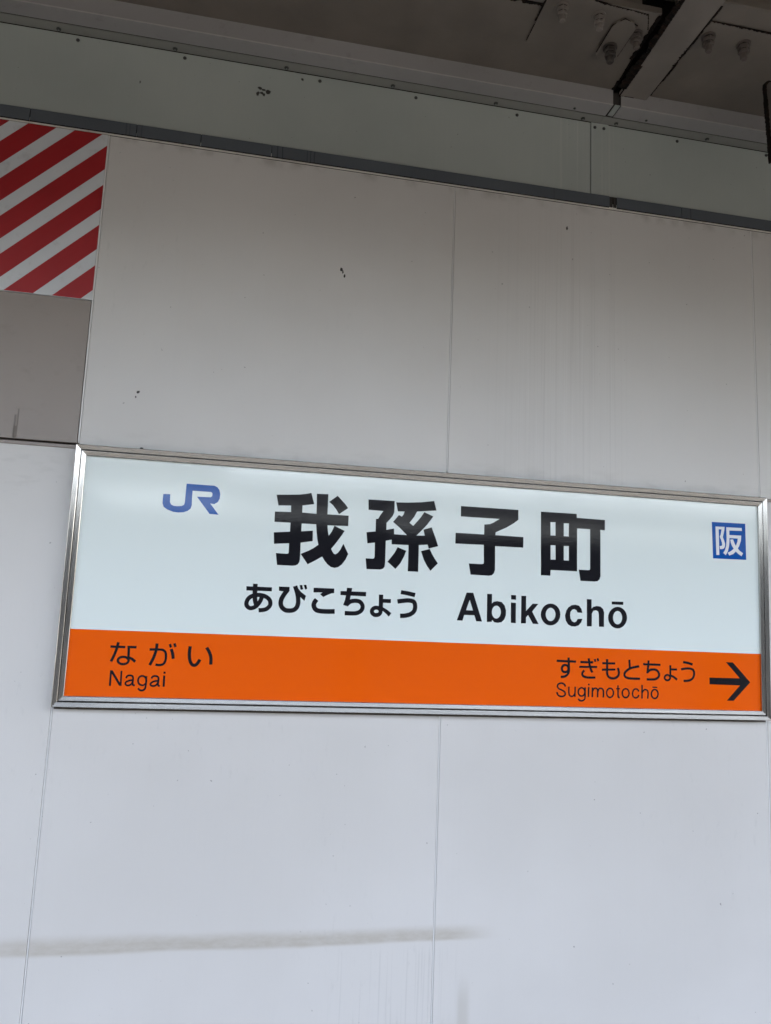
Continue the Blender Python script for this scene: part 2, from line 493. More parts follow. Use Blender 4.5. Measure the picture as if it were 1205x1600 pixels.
# ================================================================== SLATE RAIL
rail = empty('slate_rail', (0.48, -0.01, 2.686), 'slate grey metal rail running along the top edge of the white wall', 'rail')
RJ = [-3.7, -2.2, -0.545, -0.3065, -0.1570, 0.0125, 0.9080]
for a, b in zip(RJ, RJ[1:]):
    box('rail_piece', RAILG, rail, a + 0.0006, b - 0.0006, -0.0075, -0.0035, 2.6800, 2.7101, 0.0012)
for a, b in ((0.9285, 1.118), (1.118, 2.6)):
    box('rail_piece', RAILG, rail, a + 0.0006, b - 0.0006, -0.0075, -0.0035, 2.6800, 2.7101, 0.0012)
box('rail_dark_line', RUST_DARK, rail, -3.7, 0.907, -0.0066, -0.0034, 2.6790, 2.6799)  # thin dark line drawn along the lower edge of the rail
box('rail_dark_line', RUST_DARK, rail, 0.9290, 2.6, -0.0066, -0.0034, 2.6790, 2.6799)
box('rail_core', RUST_DARK, rail, -3.7, 2.6, -0.0030, -0.0012, 2.6920, 2.7113)  # dark strip behind the rail, blackens its joints and upper line
for x in (0.913, 0.9235):
    box('gap_seal', DARK, rail, x - 0.004, x + 0.004, -0.0055, -0.0032, 2.681, 2.709)

# ================================================================== FASCIA BAND
fas = empty('fascia_band', (0.48, 0, 2.8), 'pale grey green sheet band above the slate rail, screwed along its top', 'fascia')
box('fascia_sheet', FASCIA, fas, -3.7, 0.8555, 0.0, 0.012, 2.692, 2.9212, 0.0005)
box('fascia_sheet', FASCIA, fas, 0.8570, 0.9080, -0.0022, 0.010, 2.692, 2.9212, 0.0007)
box('fascia_sheet', FASCIA, fas, 0.9062, 2.6, 0.0, 0.012, 2.692, 2.9212, 0.0005)
bm = bmesh.new()
lathe(bm, [(0.0045, 0.0), (0.0045, -0.0008), (0.0036, -0.0022), (0.0018, -0.0030)], 14, axis='y')
scr_me = to_mesh('fascia_screw', bm, True); scr_me.materials.append(SCREW)
for x, z in ((-0.92, 2.9085), (-0.69, 2.9085), (-0.4604, 2.9086), (-0.2115, 2.9089), (0.1211, 2.9082), (0.3708, 2.907), (0.6467, 2.9063), (0.8675, 2.9071), (0.8936, 2.9078),
             (1.1127, 2.9085), (1.3891, 2.9114), (1.64, 2.909)):
    yy = -0.0022 if 0.857 < x < 0.908 else 0.0
    o = link('screw', scr_me, None, fas)
    o.location = Vector((x, yy - 0.0003, z)) - fas.location

# ================================================================== SOFFIT CHANNEL
def channel(x0, x1, label, narrow_x0, narrow_x1):
    t = empty('soffit_channel', ((x0 + x1) / 2, -0.04, 2.92), label, 'metal trim', 'grey folded metal trims under the beam')
    box('screw_strip', CHAN2, t, narrow_x0, narrow_x1, -0.0288, 0.010, 2.9222, 2.9245, 0.0003)
    box('top_dark_line', RUST_DARK, t, x0, x1, -0.0016, -0.0002, 2.9206, 2.9221)  # thin dark line drawn between the fascia band and the strip
    box('strip_backing', RUST_DARK, t, x0, x1, -0.040, 0.030, 2.9265, 2.9290)  # near-black sheet paints the shade in the gap between the strips
    # folded channel: underside, then the face turned up
    bm = bmesh.new()
    pr = [(-0.0335, 2.9220), (-0.0760, 2.9220), (-0.0772, 2.9222), (-0.0778, 2.9226), (-0.0778, 2.9668), (-0.0762, 2.9668), (-0.0762, 2.9236), (-0.0335, 2.9236)]
    A = [bm.verts.new((x0, y, z)) for y, z in pr]; B = [bm.verts.new((x1, y, z)) for y, z in pr]
    for i in range(len(pr)):
        bm.faces.new((A[i], A[(i + 1) % len(pr)], B[(i + 1) % len(pr)], B[i]))
    bm.faces.new(A); bm.faces.new(B)
    link('folded_trim', to_mesh('folded_trim', bm), CHAN, t)
    box('fold_highlight', FOLD_HIGHLIGHT, t, x0, x1, -0.0792, -0.0779, 2.9216, 2.9244, 0.0004)  # light caught along the fold, painted in as a paler strip
    return t
cl = channel(-3.7, 0.8822, 'long grey folded metal trim left of the dark gap, under the brown beam', -3.7, 0.8795)
cr = channel(0.9050, 2.6, 'grey folded metal trim right of the dark gap, under the brown beam', 0.8803, 2.6)
bm = bmesh.new()
lathe(bm, [(0.0058, 0.0), (0.0058, -0.0010), (0.0046, -0.0030), (0.0030, -0.0034)], 16, axis='z')
cs_me = to_mesh('channel_screw', bm, True); cs_me.materials.append(SCREW)
bm = bmesh.new()
lathe(bm, [(0.0022, -0.0032), (0.0022, -0.0038), (0.0012, -0.0040)], 10, axis='z')
cc_me = to_mesh('screw_centre', bm, True); cc_me.materials.append(SCREWC)
for x, y, zz, sc in ((-1.04, -.0105, 2.9222, 1), (-0.772, -.0105, 2.9222, 1), (-0.5031, -0.0100, 2.9222, 1), (-0.2349, -0.0100, 2.9222, 1), (0.0357, -0.0100, 2.9222, 1), (0.3072, -0.0105, 2.9222, 1),
                (0.5837, -0.0110, 2.9222, 1), (0.8297, -0.0100, 2.9222, 1), (0.7907, -0.0423, 2.9220, .62),
                (0.9252, -0.0115, 2.9222, 1), (1.1971, -0.0121, 2.9222, 1), (1.47, -0.012, 2.9222, 1), (0.9961, -0.0431, 2.9220, .62)):
    par = cl if x < 0.9 else cr
    o = link('screw', cs_me, None, par); o.location = Vector((x, y, zz)) - par.location; o.scale = (sc,) * 3
    if sc == 1:
        o2 = link('screw_centre', cc_me, None, o)
# connector seen inside the gap
box('gap_connector', FASCIA, cr, 0.8900, 0.9046, -0.0740, -0.0310, 2.9260, 2.9275)
box('gap_backing', DARK, cr, 0.8780, 0.9100, -0.0700, -0.0685, 2.9300, 2.9660)

# ================================================================== STEEL BEAMS
Z4 = 2.967
def beam(x0, x1, label):
    t = empty('steel_beam', ((x0 + x1) / 2, -0.22, Z4), label, 'steel beam', 'brown steel beams under the canopy')
    if x0 < 0:
        prism_z('bottom_flange', BEAM, t, [(x0, -0.0765), (x1, -0.0765), (x1 - 0.010, -0.19), (x1 - 0.012, -0.335), (x0, -0.335)], Z4, Z4 + 0.016, bev=0.001)
    else:
        box('bottom_flange', BEAM, t, x0, x1, -0.400, -0.0765, Z4, Z4 + 0.016, 0.0015)
    box('web', BEAM, t, x0, x1, -0.226, -0.214, Z4 + 0.016, 3.26)
    box('top_flange', BEAM, t, x0, x1, -0.36, -0.08, 3.26, 3.276)
    return t
bl = beam(-3.7, 0.8840, 'brown steel beam flange left of the pale rafter, with two painted bolts and a rusty lug')
br = beam(0.9800, 2.6, 'brown steel beam flange right of the pale rafter, with two painted bolts')

def rusty_edge(name, parent, pts, z, w=0.0028, seed=1, h=0.004):
    """ragged flaking rust crust along a line in plan"""
    rnd = random.Random(seed)
    bm = bmesh.new()
    for (xa, ya), (xb, yb) in zip(pts, pts[1:]):
        L = math.hypot(xb - xa, yb - ya)
        n = max(2, int(L / 0.0022))
        nx, ny = -(yb - ya) / L, (xb - xa) / L
        prev = None
        wv = w
        for i in range(n + 1):
            f = i / n
            wv = min(2.6 * w, max(0.35 * w, wv + rnd.uniform(-0.55, 0.55) * w))
            if rnd.random() < 0.05: wv = w * 2.4
            cx, cy = xa + (xb - xa) * f, ya + (yb - ya) * f
            a = bm.verts.new((cx + nx * wv, cy + ny * wv, z + 0.0003))
            b = bm.verts.new((cx - nx * w * 0.5, cy - ny * w * 0.5, z + 0.0003))
            c = bm.verts.new((cx, cy, z - h * rnd.uniform(0.15, 0.5)))
            if prev:
                bm.faces.new((prev[0], a, c, prev[2])); bm.faces.new((prev[2], c, b, prev[1])); bm.faces.new((prev[1], b, a, prev[0]))
            prev = (a, b, c)
    return link(name, to_mesh(name, bm), RUST_DARK, parent)

def splice(par, x0, x1, y0, y1, th=0.004):
    p = box('splice_plate', BEAM, par, x0, x1, y0, y1, Z4 - th, Z4 - 0.0002, 0.0008)
    return p
splice(bl, 0.5985, 0.862, -0.338, -0.186)
splice(br, 0.9830, 1.1500, -0.345, -0.186)
rusty_edge('rust_crust', bl, [(0.5985, -0.33), (0.5985, -0.252)], Z4 - 0.003, 0.0014, 3)
rusty_edge('rust_crust', bl, [(0.5985, -0.252), (0.5985, -0.192)], Z4 - 0.0036, 0.0005, 13)
rusty_edge('rust_crust', bl, [(0.704, -0.339), (0.84, -0.331), (0.862, -0.29)], Z4 - 0.003, 0.0032, 4, 0.008)
rusty_edge('rust_crust', bl, [(0.50, -0.300), (0.5985, -0.300)], Z4 - 0.001, 0.0035, 5)
rusty_edge('rust_crust', bl, [(0.8725, -0.33), (0.8750, -0.19), (0.8845, -0.078)], Z4 - 0.001, 0.0030, 6, 0.010)
rusty_edge('rust_crust', br, [(0.985, -0.346), (1.1500, -0.346)], Z4 - 0.003, 0.0026, 7, 0.008)
rusty_edge('rust_crust', br, [(1.1500, -0.346), (1.36, -0.352)], Z4 - 0.0005, 0.0022, 17)
# the outer half of the flange beyond the crust line is slightly lighter, its own packing plate
box('packing_plate', BEAM, br, 0.9830, 1.60, -0.398, -0.3485, Z4 - 0.0015, Z4 - 0.0002)

def bolt(par, x, y, z, mat, s=1.0, rot=0.0, nut2=True, name='bolt'):
    bm = bmesh.new()
    L = 0.040 * s
    lathe(bm, [(0.0082 * s, 0.0), (0.0082 * s, -L + 0.002 * s), (0.0066 * s, -L)], 18)
    # thread rings on the exposed end
    b = link(name, to_mesh(name, bm, False), mat, par)
    b.location = Vector((x, y, z)) - par.location
    bm = bmesh.new()
    lathe(bm, [(0.0165 * s, 0.0), (0.0165 * s, -0.0028 * s), (0.0150 * s, -0.0032 * s)], 24)
    link('washer', to_mesh('washer', bm), mat, b)
    def nut(z0, h, r):
        bm = bmesh.new()
        lathe(bm, [(r * 0.88, z0), (r, z0 - 0.0012), (r, z0 - h + 0.0012), (r * 0.88, z0 - h)], 6, rot=rot)
        return to_mesh('nut', bm)
    link('nut', nut(-0.0046 * s, 0.0110 * s, 0.0142 * s), mat, b)
    if mat is not RUST_DARK:
        for zz, rr_ in ((-0.0036, 0.0120), (-0.0160, 0.0110)):  # near-black rings paint shade into the gaps between washer and nuts
            bm = bmesh.new()
            lathe(bm, [(rr_ * s, zz * s), (rr_ * s, (zz - 0.0007) * s)], 16)
            link('gap_shade_ring', to_mesh('gap_shade_ring', bm), RUST_DARK, b)
    if nut2: link('nut', nut(-0.0170 * s, 0.0088 * s, 0.0134 * s), mat, b)
    return b
bolt(bl, 0.6403, -0.3058, Z4 - 0.004, BOLTM, 0.92, 0.3)
bolt(bl, 0.7330, -0.3012, Z4 - 0.004, BOLTM, 0.92, 0.1)
bolt(bl, 0.8420, -0.2700, Z4 - 0.004, BOLTD, 0.95, 0.6)
bolt(br, 1.0104, -0.3026, Z4 - 0.004, BOLTD, 1.0, 0.2)
bolt(br, 1.1050, -0.3006, Z4 - 0.004, BOLTD, 1.0, 0.5)
# lug plate with clipped corners and its own dark bolt
lug = empty('hanging_lug', (0.806, -0.24, Z4), 'small clipped corner lug plate held by a dark rusty bolt beside the pale rafter', 'lug')
lp = [(0.7790, -0.192), (0.7760, -0.200), (0.7735, -0.286), (0.7800, -0.300), (0.7930, -0.311), (0.8180, -0.306), (0.8300, -0.291), (0.8300, -0.205), (0.8180, -0.176), (0.7900, -0.180)]
prism_z('lug_plate', BEAM, lug, lp, Z4 - 0.0115, Z4 - 0.0042, bev=0.001)
rusty_edge('rust_crust', lug, [(0.7740, -0.200), (0.7725, -0.288), (0.7920, -0.313), (0.8300, -0.300)], Z4 - 0.009, 0.0016, 9)
rusty_edge('rust_crust', lug, [(0.8312, -0.285), (0.8312, -0.200)], Z4 - 0.009, 0.0008, 19)
bolt(lug, 0.7980, -0.2260, Z4 - 0.0116, LUGB, 1.05, 0.9, name='rusty_bolt')

# ================================================================== RAFTERS
def rafter(x0, x1, label, y1=-0.0765, grp='canopy rafters', rust=False):
    t = empty('rafter', ((x0 + x1) / 2, -1.2, Z4), label, 'rafter', grp)
    xc = (x0 + x1) / 2
    if rust:
        prism_z('bottom_flange', BEAM2, t, [(x0, y1), (x1, y1), (x1 + 0.001, -0.42), (x1 + 0.001, CAN_EDGE), (x0 - 0.012, CAN_EDGE), (x0 - 0.012, -0.42)], Z4 - 0.014, Z4 - 0.004, bev=0.001)
        rusty_edge('rust_crust', t, [(x0 - 0.012, -0.44), (x0 - 0.001, -0.150)], Z4 - 0.0135, 0.0055, 21, 0.010)
        rusty_edge('rust_crust', t, [(x0 + 0.001, -0.190), (x0 + 0.002, -0.105)], Z4 - 0.0138, 0.0085, 26, 0.006)
        rusty_edge('rust_crust', t, [(x0, -0.105), (x0 + 0.001, -0.076)], Z4 - 0.0138, 0.0040, 27, 0.006)
        rusty_edge('rust_crust', t, [(x0, -0.0775), (x0 + 0.04, -0.0790)], Z4 - 0.0135, 0.0022, 22)
        rusty_edge('rust_crust', t, [(x1 + 0.001, -0.098), (x1 + 0.001, -0.40)], Z4 - 0.0136, 0.0022, 23)
        rusty_edge('rust_crust', t, [(x1 - 0.001, -0.20), (x1 - 0.001, -0.27)], Z4 - 0.0128, -0.0030, 24)
    else:
        box('bottom_flange', BEAM2, t, x0, x1, CAN_EDGE, y1, Z4 - 0.014, Z4 - 0.004, 0.001)
    box('web', BEAM, t, xc - 0.004, xc + 0.004, CAN_EDGE, -0.41, Z4 - 0.004, 3.27)
    box('top_flange', BEAM, t, x0, x1, CAN_EDGE, -0.41, 3.27, 3.28)
    return t
rafter(0.900, 0.977, 'pale brown rafter flange with rust flaking along its edges, crossing the brown beam', rust=True)
rafter(-1.30, -1.223, 'rafter overhead to the left of the photographer', -0.41)
rafter(-3.50, -3.423, 'farther left rafter under the canopy', -0.41)
rafter(3.10, 3.177, 'rafter overhead to the right of the photographer', -0.41)

# rusty hanger at the right edge
hang = empty('rusty_hanger', (1.30, -0.24, 2.85), 'rusty edged steel hanger strap hanging beside the right end of the beam', 'hanger')
HX, HY = HANG
poly = []
for i in range(7):
    a = math.pi - i * math.pi / 14
    poly.append((HX + 0.016 + 0.016 * math.cos(a), HZ[1] - 0.016 + 0.016 * math.sin(a)))
poly += [(HX + 0.11, HZ[1]), (HX + 0.11, HZ[0]), (HX + HZ[2], HZ[0])]
prism_y('hanger_plate', m_beam('weathered_hanger_paint', (0.085, 0.075, 0.064), 0.9), hang, poly, HY, HY + 0.010, bev=0.001)
bm = bmesh.new()
pts = [(HX + HZ[2], HZ[0])] + poly[:7] + [(HX + 0.05, HZ[1])]
rnd = random.Random(5)
for (xa, za), (xb, zb) in zip(pts, pts[1:]):
    n = max(1, int(math.hypot(xb - xa, zb - za) / 0.004))
    for i in range(n):
        f0, f1 = i / n, (i + 1) / n
        r0 = 0.0012 * rnd.uniform(0.4, 1.9)
        x_0, z_0, x_1, z_1 = xa + (xb - xa) * f0, za + (zb - za) * f0, xa + (xb - xa) * f1, za + (zb - za) * f1
        bm_box(bm, min(x_0, x_1) - r0, max(x_0, x_1) + r0, HY - 0.0012, HY + 0.011, min(z_0, z_1) - 0.0008, max(z_0, z_1) + 0.0008)
link('rust_crust', to_mesh('rust_crust', bm), RUST_DARK, hang)

# ================================================================== CANOPY
can = empty('canopy_roof', (0.5, -1.0, 3.3), 'dark underside of the platform canopy above the steel beam', 'canopy')
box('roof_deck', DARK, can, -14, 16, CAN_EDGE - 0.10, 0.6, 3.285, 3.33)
box('eaves_shade', PALE, can, -14, 16, CAN_EDGE - 0.16, CAN_EDGE - 0.02, 2.78, 3.284, 0.004)  # unseen deep eaves, added and lowered to keep light off the upper wall

# opposite side: unseen barrier and roofs, added to shape light and reflections
opp = empty('added_barrier', (0.5, -9.9, -1.1), 'unseen dark barrier added across the tracks to shape light and reflections', 'barrier')
for i in range(13):
    box('barrier_panel', OPPW, opp, -26 + 4 * i + 0.02, -22 + 4 * i - 0.02, -9.95, -9.85, -1.1, BAR_TOP + (0.22 if i < 6 else 0.0))
    box('barrier_post', PALE, opp, -26 + 4 * i - 0.08, -26 + 4 * i + 0.08, -10.05, -9.952, -1.1, BAR_TOP + 0.08)
oc = empty('added_canopy', (0.5, -10.0, 3.2), 'unseen roofs on posts, added across the tracks to shape light and reflections', 'canopy')
box('added_roof', OPPW, oc, -0.2, 30, -10.4, -8.2, 2.88, 3.03)  # roof heights differ to leave a slit of sky mirrored in the sign
box('added_roof', OPPW, oc, -26, -0.25, -10.4, -8.2, 3.08, 3.36)
for i in range(9):
    box('post', OPPW, oc, -22 + 6 * i - 0.1, -22 + 6 * i + 0.1, -9.8, -9.6, -1.1, 2.87 if i > 3 else 3.07)
for k, yy in enumerate((PLAT_EDGE - 1.1, PLAT_EDGE - 2.17)):
    t = empty('rail_line', (0.5, yy, -1.1), ('near' if k == 0 else 'far') + ' running rail of the track beyond the platform edge', 'rail')
    box('rail_head', m_flat('worn_rail_steel', (0.35, 0.30, 0.26), 0.35, 1.0), t, -30, 32, yy - 0.033, yy + 0.033, -0.98, -0.95)
    box('rail_foot', RUST_DARK, t, -30, 32, yy - 0.06, yy + 0.06, -1.1, -1.08)
    box('rail_web', RUST_DARK, t, -30, 32, yy - 0.01, yy + 0.01, -1.08, -0.98)

# ================================================================== STATION SIGN
K = 0.021
sign = empty('station_sign', (0.48, -0.034, 1.6375), 'wide white and orange station name sign in a brushed steel frame', 'sign')
sign.rotation_euler = (math.atan(K), 0, 0)
OX = 0.48     # local x = world x - OX
X0, X1, Zb, Zt = -0.3645 - OX, 1.3250 - OX, -0.2812, 0.2792
L0 = (0, 0, 0)
def frame_ring(o_in, o_out, d0, d1, slope_in, name):
    """four mitred strips; o_* = inset from the outer edge, d = stand-off (towards the viewer negative)"""
    def c(o): return X0 + o, X1 - o, Zb + o, Zt - o
    a0, a1, a2, a3 = c(o_out); b0, b1, b2, b3 = c(o_in)
    # corners outer / inner
    O = [(a0, a3), (a1, a3), (a1, a2), (a0, a2)]
    I = [(b0, b3), (b1, b3), (b1, b2), (b0, b2)]
    for i, mt in enumerate((STEELX, STEELZ, STEELX, STEELZ)):
        slope = slope_in * (0.45 if i == 2 else 1.0)
        j = (i + 1) % 4
        bm = bmesh.new()
        e = 0.0009
        def mid(p, q, f): return (p[0] + (q[0] - p[0]) * f, p[1] + (q[1] - p[1]) * f)
        prof = [(0.0, d1), (0.0, d0 + e), (0.10, d0), (0.90, d0 + slope), (1.0, d0 + slope + e), (1.0, d1)]
        A = []; B = []
        for f, d in prof:
            p = mid(O[i], I[i], f); q = mid(O[j], I[j], f)
            A.append(bm.verts.new((p[0], d, p[1]))); B.append(bm.verts.new((q[0], d, q[1])))
        n = len(prof)
        for k in range(n):
            bm.faces.new((A[k], A[(k + 1) % n], B[(k + 1) % n], B[k]))
        bm.faces.new(A); bm.faces.new(B)
        link(name, to_mesh(name, bm), mt, sign, L0)
frame_ring(0.0110, 0.0, -0.0020, 0.030, 0.0019, 'frame_bar')
frame_ring(0.0228, 0.0127, -0.0002, 0.0125, 0.0018, 'inner_frame_bar')

ix0, ix1, iz0, iz1 = X0 + 0.0226, X1 - 0.0226, Zb + 0.0226, Zt - 0.0226
ORZ = -0.1188
for (a, b, c_, d_) in ((X0 + 0.0105, X1 - 0.0105, Zt - 0.0132, Zt - 0.0105), (X0 + 0.0105, X1 - 0.0105, Zb + 0.0105, Zb + 0.0132),
                       (X0 + 0.0105, X0 + 0.0132, Zb + 0.0133, Zt - 0.0133), (X1 - 0.0132, X1 - 0.0105, Zb + 0.0133, Zt - 0.0133)):
    box('groove_gasket', GAPDARK, sign, a, b, 0.0062, 0.0100, c_, d_, loc=L0)
box('white_face', SGN, sign, ix0, ix1, 0.0080, 0.0120, ORZ, iz1, loc=L0)
box('orange_band', ORANGE, sign, ix0, ix1, 0.0080, 0.0120, iz0, ORZ - 0.0001, loc=L0)
box('sign_back', DARK, sign, X0 + 0.004, X1 - 0.004, 0.0126, 0.0290, Zb + 0.004, Zt - 0.004, loc=L0)

